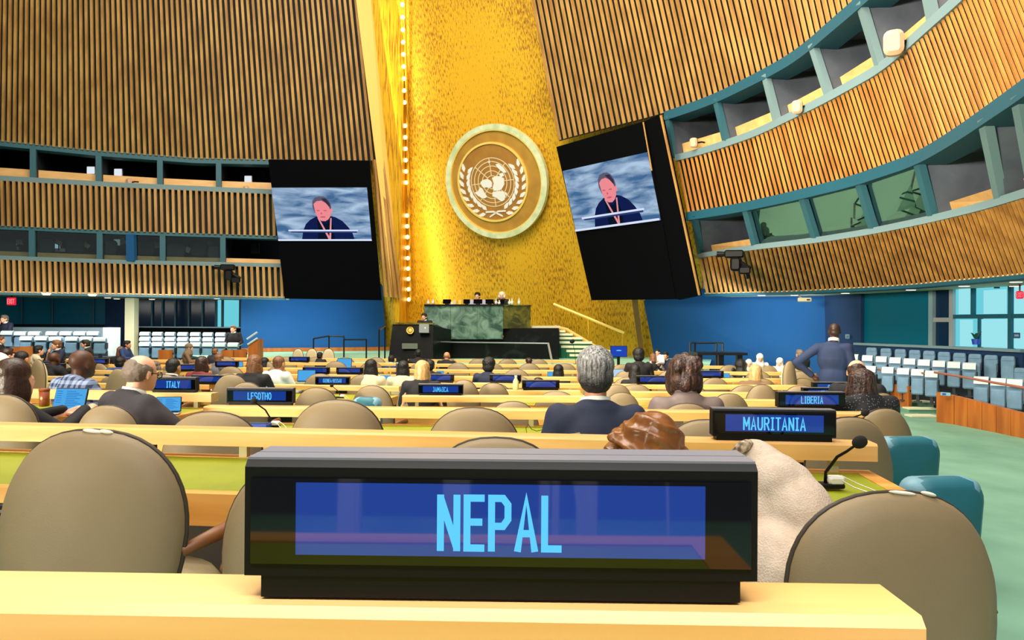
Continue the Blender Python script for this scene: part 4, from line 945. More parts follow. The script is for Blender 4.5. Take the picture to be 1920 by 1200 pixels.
# items along the presiding desk
def desk_screen(px, py, yd, w, hh, label, face=0, group='dark screens on the presiding desk'):
    t = thing('desk_monitor', P(px, py, yd), face, label, 'monitor', group)
    m_ = MB(); m_.rbox((0, 0, hh / 2 + .02), (w, .03, hh), .02, (-.25, 0, 0)); obj('screen', m_, BLACKM, t); m_ = MB(); m_.box((0, .05, .01), (w * .5, .12, .02)); obj('foot', m_, BLACK, t)
for k, (px, w, nm) in enumerate([(838, .25, 'beside the cream folders'), (875, .2, 'between the folders and the president'), (896, .27, 'in front of the president'), (918, .25, 'between the two people at the desk'), (942, .12, 'in front of the white-haired woman')]):
    desk_screen(px, 571, 23.3, w, .14, 'small dark monitor on the presiding desk ' + nm)
for k, (px, w, hh, c) in enumerate([(852, .10, .13, CREAMV), (862, .07, .14, TRIMGOLD), (847, .06, .08, WHITEP)]):
    t = thing('paper_stack', P(px, 571, 23.25), .1 * k, ['cream folder stack standing on the presiding desk', 'amber folder standing beside the cream folders on the presiding desk', 'small white cup-like paper stack on the presiding desk'][k], 'papers')
    for q in range(3):
        m_ = MB(); m_.box((0, .03 * q, hh / 2 - .01 * q), (w, .02, hh - .02 * q)); obj('sheet', m_, c, t)
for k, (px, s) in enumerate([(803, 1.0), (812, 1.2), (930, 1.2), (936, .9), (955, 1.1), (960, 1.3), (973, 1.3)]):
    t = thing('water_glass', P(px, 571, 23.3), 0, 'white bottle and cup, %s of the row on the presiding desk' % ORD[k], 'bottle', 'white bottles and cups on the presiding desk')
    m_ = MB(); m_.lathe([(.03, 0), (.04, .0), (.045, .07 * s), (.015, .1 * s), (.015, .14 * s), (.001, .14 * s)], 10); obj('body', m_, WHITEP, t, True); m_ = MB(); m_.lathe([(.018, .14 * s), (.018, .155 * s), (.001, .155 * s)], 8); obj('cap', m_, SOFFIT, t)

# ------------------------------------------------------------------ railings, table, side lectern
def railing(nm, label, tops, yd, mt=RAIL):
    o0 = at_z(P(tops[0][0], 600, yd), F(yd)); t = thing(nm, o0, 0, label, 'railing')
    pts = [P(x, y, d) - o0 for x, y, d in tops]
    m_ = MB(); m_.tube(pts, .025, 6); obj('top_rail', m_, mt, t)
    for p in pts:
        m_ = MB(); m_.tube([p, Vector((p.x, p.y, 0))], .025, 6); obj('post', m_, mt, t)
    return t
railing('ramp_railing', 'black ramp railing before the blue wall beside the stage, long run', [(588, 635, 23.5), (617, 630, 24), (645, 631, 24), (645, 637, 22.6), (687, 637, 22.2)], 23)
railing('stage_railing', 'single black stair railing beside the black lectern and blue wall', [(711, 619, 22), (722, 612, 22.8)], 22)
railing('ramp_railing', 'black frame railing before the blue wall behind the black table', [(1294, 643, 19), (1303, 643, 19.3), (1343, 643, 19.3), (1355, 644, 18.8)], 19)
t = thing('lounge_table', at_z(P(1350, 690, 18.0), F(18)), 0, 'black table with square legs before the blue wall by the frame railing', 'table')
m_ = MB(); a_, b_ = P(1308, 661, 18.0) - t.location, P(1412, 664, 17.6) - t.location; m_.bbox(a_.x, b_.x, a_.y, a_.y + .7, a_.z - .06, a_.z); obj('tabletop', m_, RAIL, t)
for x0 in (a_.x + .08, b_.x - .15, (a_.x + b_.x) / 2):
    m_ = MB(); m_.bbox(x0 - .06, x0 + .06, a_.y + .1, a_.y + .25, 0, a_.z - .06); obj('leg', m_, RAIL, t)
t = thing('side_lectern', at_z(P(474, 668, 21.5), F(21.5)), 0, 'brown wooden end post with two pale handrails beside the blue wall', 'lectern')
a_, b_ = P(465, 648, 21.5) - t.location, P(483, 636, 21.5) - t.location; k = Vector((0, .5, 0))
m_ = MB(); m_.hexa([at_z(a_, 0), at_z(b_, 0), at_z(b_, 0) + k, at_z(a_, 0) + k], [a_, b_, b_ + k, a_ + k]); obj('body', m_, WOODPANEL, t)
m_ = MB(); m_.tube([P(463, 636, 21.5) - t.location, P(482, 623, 21.5) - t.location], .03, 6); obj('rail', m_, SEATPALE, t)
m_ = MB(); m_.tube([a_ + Vector((0, -.02, .03)), b_ + Vector((0, -.02, .03))], .03, 6); obj('edge_rail', m_, SEATPALE, t)

# ------------------------------------------------------------------ gallery seats
def make_seat():
    t = thing('auditorium_chair', (0, -50, 0), 0, '', 'seat')
    m_ = MB(); m_.rbox((0, .06, .55), (.44, .1, .56), .09, (.12, 0, 0)); obj('backrest', m_, SEATBLUE, t, False)
    m_ = MB(); m_.rbox((0, -.06, .40), (.40, .1, .40), .05, (-.06, 0, 0)); obj('seat_cushion', m_, SEATBLUE, t)
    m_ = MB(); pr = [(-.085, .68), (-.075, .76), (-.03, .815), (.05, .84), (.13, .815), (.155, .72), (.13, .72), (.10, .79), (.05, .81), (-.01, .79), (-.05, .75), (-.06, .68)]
    m_.loft([[Vector((x, y - .02, z)) for y, z in pr] for x in (-.2, -.1, .1, .2)], True); obj('headrest_lit_cap', m_, SEATPALE, t)  # pale cap paints the light from above on the seat top
    m_ = MB(); m_.bbox(-.05, .05, -.02, .08, 0, .3); m_.bbox(-.12, .12, -.06, .12, 0, .03); obj('pedestal', m_, SEATPED, t)
    m_ = MB(); m_.bbox(.2, .235, -.12, .1, .40, .62); obj('armrest', m_, SEATPED, t)
    return t
seat0 = make_seat(); seat_used = [0]
def make_plain():
    t = thing('auditorium_chair', (0, -50, 0), 0, '', 'seat')
    for c in seat0.children:
        if c.name.startswith('headrest'): continue
        q = c.copy(); COL.objects.link(q); q.parent = t
    m_ = MB(); m_.rbox((0, .03, .76), (.42, .12, .13), .05, (.12, 0, 0)); obj('top_roll', m_, SEATBLUE, t)
    return t
seatp = make_plain(); seatp_used = [0]
def place_seat(px, top, yd, rz, sc, label, group, plain=False):
    p = P(px, top, yd); s, u = (seatp, seatp_used) if plain else (seat0, seat_used)
    loc = (p.x, p.y, p.z - .84 * sc[2])
    if not u[0]:
        u[0] = 1; s.location = loc; s.rotation_euler = (0, 0, rz); s.scale = sc; s['label'] = label; s['group'] = group; return s
    return dup(s, loc, rz, label, group, sc)
rr = -.66
def row_(pts, yds, grp, desc, plain=False, sc=(.56, .6, .8), rz=rr):
    n_ = len(pts)
    for k, (x, t_) in enumerate(pts):
        place_seat(x, t_, yds[0] + (yds[1] - yds[0]) * k / max(1, n_ - 1), rz, sc, '%s, %s from the %s' % (desc[0], ORD[k], desc[1]), grp, plain)
row_([(1632, 686), (1665, 688), (1694, 690), (1721, 692), (1747, 695)], (16.3, 15.2), 'front stand seats', ('grey-blue chair with pale lit top behind the copper rail', 'standing man'))
row_([(1840, 706), (1872, 709), (1903, 711), (1936, 713)], (13.6, 12.6), 'front stand seats', ('grey-blue chair with pale lit top above the long cherry panel', 'gap'))
row_([(1600, 664), (1627, 666), (1653, 668), (1679, 670), (1706, 672), (1733, 674), (1761, 676), (1789, 678), (1818, 680)], (18.0, 15.0), 'middle stand seats', ('grey-blue chair with pale lit top, middle stand row', 'shaded blue wall'))
row_([(1634, 651), (1661, 652.5), (1688, 654), (1715, 655.5), (1742, 657), (1770, 659), (1799, 661), (1828, 663), (1858, 665), (1890, 667), (1915, 689), (1940, 692)], (18.8, 14.6), 'back stand seats', ('plain grey-blue chair, back row under the dark glass', 'shaded blue wall'), True)
# tiers under the seats
def tier(pts, zt, dep, zb=-.6):
    m_ = MB(); beam(m_, pts, 0, zb, zt, -.25, dep); return struct(obj('floor_tier', m_, SEATPED))
tier([at_z(P(1600, 600, 18.6), 0), at_z(P(1840, 600, 15.2), 0)], -.18, 1.0); tier([at_z(P(1620, 600, 19.3), 0), at_z(P(1960, 600, 14.9), 0)], .12, 1.2)
# left stand seats
gl = 'pale seats under the far gallery'
sL = (.86, .8, .8)
row_([(14, 620), (39, 621), (65, 621), (98, 621), (124, 621), (150, 621), (175, 621)], (24.2, 24.6), gl, ('pale lit-topped chair, upper row before the dark glass', 'exit sign end'), sc=sL, rz=.12)
row_([(50, 630), (78, 630), (105, 631), (135, 631), (162, 631), (188, 632)], (23.2, 23.5), gl, ('pale lit-topped chair, lower row before the dark glass', 'exit sign end'), sc=sL, rz=.12)
for r_i, (yy, yd, nm) in enumerate(((622, 26.4, 'upper'), (631.5, 25.4, 'middle'), (641, 24.4, 'lower'))):
    row_([(272 + 23.6 * k, yy + .2 * k) for k in range(8)], (yd, yd + .2), gl, ('pale lit-topped chair, %s row beyond the cream column' % nm, 'column'), sc=(.8, .8, .8), rz=.05)
tier([at_z(P(-60, 600, 23.6), 0), at_z(P(208, 600, 23.9), 0)], .05, .9, -.6); tier([at_z(P(-60, 600, 24.4), 0), at_z(P(208, 600, 24.8), 0)], .22, 1.0, -.6)
tier([at_z(P(256, 600, 24.8), 0), at_z(P(462, 600, 25.0), 0)], -.2, .9, -.6); tier([at_z(P(256, 600, 25.8), 0), at_z(P(462, 600, 26), 0)], .0, .9, -.6); tier([at_z(P(256, 600, 26.8), 0), at_z(P(462, 600, 27), 0)], .2, .9, -.6)
t = thing('stand_barrier', at_z(P(90, 600, 25.6), -.5), 0, 'grey blue barrier wall with black top rail behind the pale seats', 'barrier')
a_, b_ = P(-60, 613, 25.4) - t.location, P(196, 614, 25.8) - t.location; k = Vector((0, .15, 0))
m_ = MB(); m_.hexa([at_z(a_, 0), at_z(b_, 0), at_z(b_, 0) + k, at_z(a_, 0) + k], [a_, b_, b_ + k, a_ + k]); obj('panel', m_, mat('barrier_grey', (118, 142, 156), .7), t)
m_ = MB(); m_.tube([a_ + Vector((0, 0, .06)), b_ + Vector((0, 0, .06))], .05, 6); obj('top_rail', m_, BLACKM, t)
m_ = MB(); a2, b2_ = P(193, 614, 24.6) - t.location, P(211, 614, 24.6) - t.location; m_.bbox(a2.x, b2_.x, a2.y, a2.y + .5, 0, a2.z); obj('end_panel', m_, SEATPALE, t)
t = thing('stand_counter', at_z(P(360, 600, 27.6), -.5), 0, 'black counter behind the pale seats beside the cream column', 'counter')
a_, b_ = P(258, 614, 27.6) - t.location, P(458, 616, 27.6) - t.location; m_ = MB(); m_.bbox(a_.x, b_.x, a_.y, a_.y + .4, 0, a_.z); obj('body', m_, BLACKM, t)
m_ = MB(); m_.bbox(a_.x - .02, b_.x + .02, a_.y - .05, a_.y + .42, a_.z, a_.z + .04); obj('top', m_, GREYSILL, t)
# cherry wood barriers
def barrier(pts, label, rail=None):
    o0 = at_z(pts[0][0], F(pts[0][0].y)); t = thing('stand_barrier', o0, 0, label, 'barrier')
    for i in range(len(pts) - 1):
        (t0, b0), (t1, b1) = pts[i], pts[i + 1]; n_ = hn(t0, t1); s = (t1 - t0).normalized() * .008
        m_ = MB(); q = [b0 + s, b1 - s, b1 - s - n_ * .08, b0 + s - n_ * .08]; q2 = [t0 + s, t1 - s, t1 - s - n_ * .08, t0 + s - n_ * .08]
        m_.hexa([p - o0 for p in q], [p - o0 for p in q2]); obj('panel', m_, WOODPANEL, t)
    m_ = MB(); m_.tube([p[0] - o0 - hn(pts[0][0], pts[1][0]) * .06 - Vector((0, 0, .1)) for p in pts], .03, 4); obj('batten', m_, BLACKM, t)
    if rail:
        m_ = MB(); m_.tube([p - o0 for p in rail], .022, 6); obj('handrail', m_, mat('copper_rail', (150, 92, 76), .4), t)
    return t
bx = [(1755, 735, 790, 13.9), (1789, 742, 795, 13.55), (1814, 748, 800, 13.2), (1841, 755, 806, 12.85), (1868, 762, 812, 12.5), (1895, 769, 819, 12.1), (1925, 777, 826, 11.75), (1960, 786, 834, 11.3)]
barrier([(P(x, y0, d), at_z(P(x, y1 + 2, d), F(d) - .03)) for x, y0, y1, d in bx], 'long cherry wood panel barrier of the seating stand beside the green aisle', [P(1752, 698, 14.1), P(1800, 706, 13.6), P(1930, 729, 11.9), P(1960, 735, 11.5)])
barrier([(P(x, y0, d), at_z(P(x, y1, d), F(d) - .03)) for x, y0, y1, d in [(1660, 719, 764, 16.2), (1682, 721, 769, 15.9), (1704, 724, 774, 15.6)]], 'short cherry wood panel barrier between the standing man and the stand steps', [P(1636, 692, 16.6), P(1700, 697, 15.8), P(1735, 700, 15.3)])
t = thing('barrier_plate', P(1773, 739, 13.6), -.9, 'small blue plate on the top of the long cherry barrier', 'sign')
m_ = MB(); m_.rbox((0, 0, 0), (.17, .02, .06), .01); obj('plate', m_, TEALP, t); m_ = MB(); m_.box((-.02, -.012, 0), (.06, .006, .03)); obj('print', m_, BOXBLUE, t)
t = thing('stand_steps', at_z(P(1730, 790, 14.6), F(14.6)), 0, 'pale green steps with white nosing between the two cherry barriers', 'stairs')
for k, (yy, yd, xl, xr) in enumerate([(793, 14.0, 1716, 1758), (779, 14.6, 1708, 1757), (765, 15.3, 1704, 1756), (752, 16.0, 1702, 1754)]):
    a_, b_ = P(xl, yy, yd) - t.location, P(xr, yy, yd) - t.location
    m_ = MB(); m_.bbox(a_.x, b_.x, a_.y, a_.y + .75, -.1, a_.z - .03); obj('riser', m_, CARPET, t); m_ = MB(); m_.bbox(a_.x, b_.x, a_.y - .03, a_.y + .25, a_.z - .03, a_.z); obj('tread', m_, STEPWHITE, t)
barrier([(P(x, y0, d), at_z(P(x, y1, d), F(d) - .03)) for x, y0, y1, d in [(414, 657, 676, 20.2), (438, 656, 676, 20.2), (462, 656, 676, 20.2)]], 'low cherry wood panel in front of the pale seats beside the end post')
barrier([(P(x, y0, d), at_z(P(x, y1, d), F(d) - .03)) for x, y0, y1, d in [(296, 656, 674, 19.6), (323, 656, 674, 19.6)]], 'low orange wood panel before the pale seats behind the cream column')
barrier([(P(x, y0, d), at_z(P(x, y1, d), F(d) - .03)) for x, y0, y1, d in [(24, 651, 664, 19.6), (62, 649, 662, 19.8)]], 'low orange wood panel before the seats near the exit sign')

# ------------------------------------------------------------------ cameras on the galleries, booth fittings
def vcam(px, py, yd, rz, label, sc):
    t = thing('video_camera', P(px, py, yd), rz, label, 'camera', 'gallery video cameras', sc)
    m_ = MB(); m_.rbox((0, 0, .12), (.36, .16, .15), .04); obj('body', m_, BLACK, t)
    m_ = MB(); m_.tube([(-.18, 0, .12), (-.32, 0, .12)], [.05, .06], 10); obj('lens', m_, BLACK, t)
    m_ = MB(); m_.rbox((.03, 0, -.08), (.2, .2, .26), .06); obj('pan_head', m_, BLACK, t)
    m_ = MB(); m_.tube([(.1, .02, -.05), (.3, .05, -.18)], .06, 8); m_.tube([(.22, .05, -.15), (.26, .05, -.36)], .03, 6); obj('arm', m_, BLACK, t)
    m_ = MB(); m_.rbox((.2, 0, -.2), (.22, .14, .14), .04); obj('motor_box', m_, BLACK, t)
vcam(1376, 488, 19.3, -.3, 'black video camera mounted on the amber slats beside the tilted screen', 1.3)
vcam(427, 510, 25.6, .2, 'black video camera mounted on the far slats near the upright screen', 1.3)
def small_mon(px, py, yd, w, hh, label, mt=None):
    t = thing('booth_monitor', P(px, py, yd), 0, label, 'monitor', 'lit monitors in the booths')
    m_ = MB(); m_.rbox((0, 0, 0), (w, .05, hh), .03); obj('housing', m_, WHITEP, t); m_ = MB(); m_.rbox((0, -.03, 0), (w * .86, .015, hh * .84), .02); obj('screen', m_, mt or emi('booth_monitor_white', (236, 246, 255), .95), t)
    m_ = MB(); m_.box((0, .05, -hh * .5 - .06), (.05, .05, .14)); obj('stand', m_, BLACK, t)
small_mon(171, 319.5, 26.0, .30, .28, 'small white lit monitor in the far booth beside the second teal post')
small_mon(222, 323.5, 26.2, .30, .28, 'small white lit monitor just past the third teal post of the far booths')
small_mon(465.5, 336, 27.2, .28, .26, 'small white lit monitor in the far booth nearest the upright screen')
small_mon(220, 454.5, 26.0, .24, .24, 'pale monitor behind the glass of the lower far booths', emi('booth_monitor_dim', (140, 160, 150), .8))
small_mon(26, 460, 25.4, .26, .12, 'bluish monitor behind the glass at the end of the lower far booths', emi('booth_monitor_blue', (120, 160, 255), .9))
def dark_frame(px, py, yd, w, hh, label):
    t = thing('booth_speaker', P(px, py, yd), 0, label, 'loudspeaker', 'dark wall loudspeakers in the booths')
    m_ = MB(); m_.rbox((0, 0, 0), (w, .12, hh), .03); obj('cabinet', m_, BLACK, t); m_ = MB(); m_.rbox((0, -.07, 0), (w * .8, .02, hh * .85), .03); obj('grille', m_, mat('speaker_grille', (34, 38, 52), .9), t)
dark_frame(251, 315, 27.6, .25, .4, 'dark framed loudspeaker on the back wall of the third far booth')
dark_frame(487, 326, 28.4, .28, .4, 'dark framed loudspeaker in the upper far booth by the upright screen')
dark_frame(478, 466, 27.6, .3, .42, 'dark framed loudspeaker in the lower far booth by the upright screen')
def booth_desk(px, py, yd, label, laptop=False):
    t = thing('booth_console', P(px, py, yd), 0, label, 'console', 'consoles in the lower far booths')
    m_ = MB(); m_.rbox((0, 0, .06), (.8, .3, .12), .03); obj('base', m_, WHITEP, t); m_ = MB(); m_.rbox((.5, -.05, .1), (.5, .1, .25), .03); obj('monitor', m_, BLACK, t)
    m_ = MB(); m_.rbox((-.1, .1, .2), (.34, .03, .2), .02, (.2, 0, 0)); obj('screen', m_, emi('console_screen', (190, 220, 245), .9), t)
booth_desk(105, 473, 25.75, 'white console with black monitor behind glass between the first teal posts')
booth_desk(20, 470, 25.4, 'white console behind glass in the end far booth')
for k, (px, py, yd) in enumerate([(205, 470, 25.9), (215, 466, 26.1)]):
    t = thing('desk_microphone', P(px, py, yd), 0, 'cream desk lamp and microphone clutter behind the glass by the blue post' if k == 0 else 'black desk microphone behind the glass by the blue post', 'microphone')
    m_ = MB(); m_.lathe([(.001, 0), (.12, 0), (.1, .05), (.001, .05)], 10); obj('base', m_, CREAMV if k == 0 else BLACK, t); m_ = MB(); m_.tube([(0, 0, .05), (.05, 0, .2), (.14, 0, .24)], .025, 6); obj('gooseneck', m_, BLACK, t); m_ = MB(); m_.ell((.16, 0, .24), (.05, .04, .04), seg=10, rng=6); obj('head', m_, CREAMV if k == 0 else BLACK, t)
m_ = MB(); a_, b_ = Lp(1, 247), Lp(2, 246); m_.hexa([a_ + Vector((-.13, -.1, .1)), a_ + Vector((.13, -.1, .1)), a_ + Vector((.13, .1, .1)), a_ + Vector((-.13, .1, .1))], [b_ + Vector((-.13, -.1, -.1)), b_ + Vector((.13, -.1, -.1)), b_ + Vector((.13, .1, -.1)), b_ + Vector((-.13, .1, -.1))])
struct(obj('trim_4', m_, mat('blue_post', (20, 84, 140), .5)))
def wall_speaker(px, py, yd, sc, label):  # beige loudspeaker cabinet on a bracket, gives no light
    t = thing('gallery_loudspeaker', P(px, py, yd), -.7, label, 'spotlight', 'beige loudspeakers on the parapet boards', sc)
    m_ = MB(); m_.rbox((0, 0, 0), (.26, .24, .34), .09, (.15, 0, .2)); obj('cabinet', m_, mat('beige_cabinet', (216, 178, 146), .6), t, False)
    m_ = MB(); m_.tube([(.1, .05, 0), (.24, .12, .02), (.28, .25, .02)], .03, 6); obj('bracket', m_, BLACK, t)
def on_board(px, py, l0): return Rp(l0, px)
wall_speaker(1676, 81, Rp(3, 1690).y - .25, 1.15, 'large beige loudspeaker on a bracket at the highest amber gallery board')
wall_speaker(1495, 201, Rp(3, 1500).y - .2, .8, 'beige loudspeaker on a bracket at the third upper gallery board')
wall_speaker(1301, 268, Rp(3, 1300).y - .2, .75, 'beige loudspeaker at the upper gallery board nearest the tilted screen')
for px, py in ((243, 342), (462, 356)):
    wall_speaker(px, py, interp(px, YL) + .25, .8, 'beige loudspeaker on the far gallery board ' + ('near the third teal post' if px < 300 else 'near the upright screen'))
for k, (px, py, w_) in enumerate(((14, 466, .5), (88, 462, .45), (140, 462, .55), (208, 464, .4), (272, 466, .6), (330, 470, .6), (372, 468, .5), (400, 474, .4))):  # added clutter standing in for reflections in the booth glass
    t = thing('booth_clutter_chair', P(px, py, interp(px, YL) + .55), .3, 'dark chair back added behind the lower far booth glass, %s from the exit sign end' % ORD[k], 'chair', 'added dark booth chairs')
    m_ = MB(); m_.rbox((0, 0, 0), (w_, .12, .5), .14); obj('backrest', m_, SEATPED if k % 2 else DARKROOM, t); m_ = MB(); m_.bbox(-.04, .04, -.03, .03, -.6, -.2); obj('stem', m_, BLACK, t)
    t = thing('booth_pale_patch', P(px + 22, py - 12 + 5 * (k % 3), interp(px, YL) + .9), .2 * k, 'pale patch added behind the lower far booth glass, %s from the exit sign end' % ORD[k], 'paper', 'added pale booth patches')
    m_ = MB(); m_.box((0, 0, 0), (.2, .01, .16), (.3, .4 * k, 0)); obj('sheet', m_, SOFFIT, t); m_ = MB(); m_.box((0, .02, -.1), (.04, .02, .3)); obj('holder', m_, BLACK, t)
# lit fittings inside the leaning glass booths
def booth_lights(px, py, yd, label, mt, w, hh):
    t = thing('booth_equipment', P(px, py, yd), -.6, label, 'equipment', 'equipment in the glazed amber booths')
    m_ = MB(); m_.rbox((0, 0, .0), (w, .2, hh), .03); obj('cabinet', m_, BLACK, t); m_ = MB(); m_.rbox((0, -.11, hh * .12), (w * .8, .02, hh * .4), .02); obj('display', m_, mt, t)
BL = emi('equipment_blue_light', (40, 60, 255), .9)
booth_lights(1533, 396, 18.9, 'black rack with blue lights in the second glazed booth', BL, .3, .5)
booth_lights(1700, 360, 16.9, 'black rack with blue lights in the third glazed booth', BL, .3, .6)
booth_lights(1668, 384, 17.1, 'dark desk console with pale screen in the third glazed booth', LAPBLUE, .6, .3)
# ------------------------------------------------------------------ desks
def desk(p0, p1, label, row, y_led=.11, posts=True, under=True):
    """p0, p1: ends of the ledge's front top edge"""
    mid = (p0 + p1) / 2; L_ = (p1 - p0).length; yaw = math.atan2(p1.y - p0.y, p1.x - p0.x); fl = mid.z - .86
    t = thing('delegate_desk', (mid.x, mid.y, fl), yaw, label, 'desk', row)
    h = L_ / 2
    m_ = MB(); m_.loft([[(-h, y0, z0) for y0, z0 in pr] for pr in ([(0, .797), (0, .852), (.008, .86), (y_led, .86), (y_led, .797)],)] + [[(h, y0, z0) for y0, z0 in [(0, .797), (0, .852), (.008, .86), (y_led, .86), (y_led, .797)]]], True); obj('ledge', m_, LEDGE, t)
    n_ = max(2, int(L_ / .95) + 1)
    for k in range(n_):
        x = -h + .14 + (L_ - .28) * k / (n_ - 1); m_ = MB(); m_.bbox(x - .016, x + .016, .035, .065, .75, .797); obj('post', m_, POST, t)
    m_ = MB(); m_.bbox(-h, h, -.60, .09, .65, .742); m_.bbox(-h, h, -.60, -.55, .742, .75); m_.bbox(-h, h, .03, .09, .742, .75); m_.bbox(-h, -h + .06, -.55, .03, .742, .75); m_.bbox(h - .06, h, -.55, .03, .742, .75); obj('desktop', m_, DESKWOOD, t)
    m_ = MB(); m_.bbox(-h + .06, h - .06, -.55, .03, .742, .747); obj('leather_inset', m_, LEATHER, t)
    if under:
        m_ = MB(); m_.bbox(-h + .05, h - .05, .02, .06, .1, .65); obj('modesty_panel', m_, DARKPANEL, t)
        for s in (-1, 1):
            m_ = MB(); m_.bbox(s * (h - .09) - .03, s * (h - .09) + .03, -.5, .05, 0, .65); obj('end_panel', m_, DESKWOOD, t)
    return t
def desk_px(x0, y0, x1, y1, d, label, row, **k):
    z = 1.2 - d; return desk(PZ(x0, y0, z), PZ(x1, y1, z), label, row, **k)
# the row with the camera
desk(P(-190, 1131, .655) , P(1737, 1160, .632), 'maple ledge carrying the Nepal nameplate, nearest of all desks', 'delegate desks', y_led=.085)
desk_px(-110, 795, 1646, 833, .428, 'long maple desk carrying the Mauritania nameplate, yellow-green leather top', 'delegate desks', y_led=.1)
desk_px(381, 762, 1630, 775, .56, 'long maple desk carrying the Lesotho and Liberia nameplates', 'delegate desks')
desk_px(-120, 728, 396, 738, .53, 'maple desk carrying the Italy nameplate behind the grey-suited man', 'delegate desks')
desk_px(754, 742, 1110, 743, .72, 'maple desk carrying the Jamaica nameplate', 'delegate desks')
desk_px(1148, 747, 1585, 752, .72, 'maple desk crossed by the taupe-jacketed woman, behind the Liberia nameplate', 'delegate desks')
desk_px(398, 719, 748, 725, .82, 'maple desk carrying the Guinea-Bissau nameplate', 'delegate desks')
desk_px(1140, 734, 1570, 738, .78, 'maple desk in the second row behind the Liberia nameplate', 'delegate desks')
WHERE = {0: 'on the exit sign side', 1: 'before the blue wall', 2: 'before the black lectern', 3: 'before the standing man'}
SEGS = [(-60, 392), (420, 742), (765, 1088), (1125, 1510)]
ROWY = [9.05, 10.75, 12.5, 14.4, 16.4, 18.3]
DYS = (.9, .25, 0, -.1)
SK_ = {(0, 3), (0, 1), (1, 1), (5, 0), (5, 3)}
ROWSEG = []; LEDGES = {0: [5.7], 1: [9.95], 2: [7.57], 3: [7.3, 8.64]}; LEDGE_D = {}
for i, y in enumerate(ROWY):
    for s, (x0, x1) in enumerate(SEGS):
        if (i, s) in SK_: continue
        yy = y + DYS[s]; d = interp(yy, DEPTH); yp = 605 + FPX * d / yy; LEDGES[s].append(yy)
        z = 1.2 - d; a, b = PZ(x0, yp + .0064 * (x0 - 960) + (-1.5 if s == 0 else 0), z), PZ(x1, yp + .0064 * (x1 - 960), z)
        desk(a, b, 'maple desk %s, %s row from the stage' % (WHERE[s], ORD[len(ROWY) - 1 - i]), 'delegate desks')
        ROWSEG.append((i, s, a, b))
def seg_of(px): return 0 if px < 405 else 1 if px < 752 else 2 if px < 1112 else 3
def on_row(px, py, inset, dz):               # nearest row's ledge (inset 0) or desktop (inset .3) point in this column
    s = seg_of(px); best = None
    for yy in LEDGES[s]:
        d = interp(yy, DEPTH) if yy != 5.7 else .53
        p = PZ(px, 0, 1.2 - d) if False else None
        u = ray(px, 600); q = CAMP + u * ((yy - inset) / u.y); q.z = 1.2 - d + dz
        v = q - CAMP; ypx = 600 - FPX * v.dot(upv) / v.dot(fwd)
        if best is None or abs(ypx - py) < best[0]: best = (abs(ypx - py), q)
    return best[1]

# ------------------------------------------------------------------ chairs
def outline(n=44):
    pts = []
    for k in range(n):
        a = 2 * math.pi * k / n; c, s = math.cos(a), math.sin(a)
        if s >= 0: x, z = .25 * (abs(c) ** .84) * (1 if c >= 0 else -1), .66 + .27 * s ** .92
        else:
            x = (.25 - .035 * (-s)) * (abs(c) ** .42) * (1 if c >= 0 else -1); z = .66 - .29 * (abs(s) ** .7)
        pts.append((x, z))
    return pts
def back_mesh(front=False):
    O = outline(); m_ = MB(); rings = []
    def cu(x): return .55 * x * x
    if not front: sched = [(.02, -.045), (.45, -.043), (.78, -.034), (.94, -.018), (1.0, .004), (.985, .022), (.9, .03), (.02, .03)]
    else: sched = [(.02, .03), (.92, .028), (.955, .04), (.93, .06), (.8, .075), (.4, .085), (.02, .088)]
    for r, off in sched: rings.append([Vector((x * r, cu(x * r) + off, .64 + (z - .64) * r)) for x, z in O])
    m_.loft(rings, True); return m_
CBACK = back_mesh().mesh('backrest', True); CPAD = back_mesh(True).mesh('back_pad', True)
m_ = MB(); O = outline(); m_.tube([Vector((x * 1.0, .55 * x * x + .016, z)) for x, z in O] + [Vector((O[0][0], .55 * O[0][0] ** 2 + .016, O[0][1]))], .0065, 6, False); CPIPE = m_.mesh('piping', True)
m_ = MB(); m_.loft([[Vector((w * math.cos(2 * math.pi * k / 24), .25 + d * math.sin(2 * math.pi * k / 24), z)) for k in range(24)] for w, d, z in ((.2, .2, .37), (.235, .235, .385), (.245, .245, .43), (.22, .22, .46), (.1, .1, .47))], True); CSEAT = m_.mesh('seat', True)
m_ = MB(); m_.lathe([(.03, .06), (.03, .37), (.001, .37)], 10, (0, .25, 0)); CPED = m_.mesh('pedestal')
m_ = MB()
for k in range(4): m_.box((.14 * math.cos(k * math.pi / 2 + .78), .25 + .14 * math.sin(k * math.pi / 2 + .78), .04), (.3, .05, .04), (0, 0, k * math.pi / 2 + .78))
CBASE = m_.mesh('foot')
def armm(s):
    m_ = MB(); m_.tube([(s * .24, .07, .60), (s * .275, .2, .615), (s * .27, .36, .61), (s * .25, .43, .60)], [.016, .022, .022, .017], 8); return m_.mesh('armrest', True)
CARM = [armm(-1), armm(1)]
def postm(s):
    m_ = MB(); m_.tube([(s * .272, .34, .60), (s * .25, .33, .42)], .014, 6); return m_.mesh('arm_post', True)
CPOST = [postm(-1), postm(1)]
for me in (CBACK, CPAD, CPIPE, CSEAT): me.materials.append(None)
for me, mt in ((CPED, STEEL), (CBASE, STEEL), (CARM[0], CHAIRWOOD), (CARM[1], CHAIRWOOD), (CPOST[0], CHAIRWOOD), (CPOST[1], CHAIRWOOD)): me.materials.append(mt)
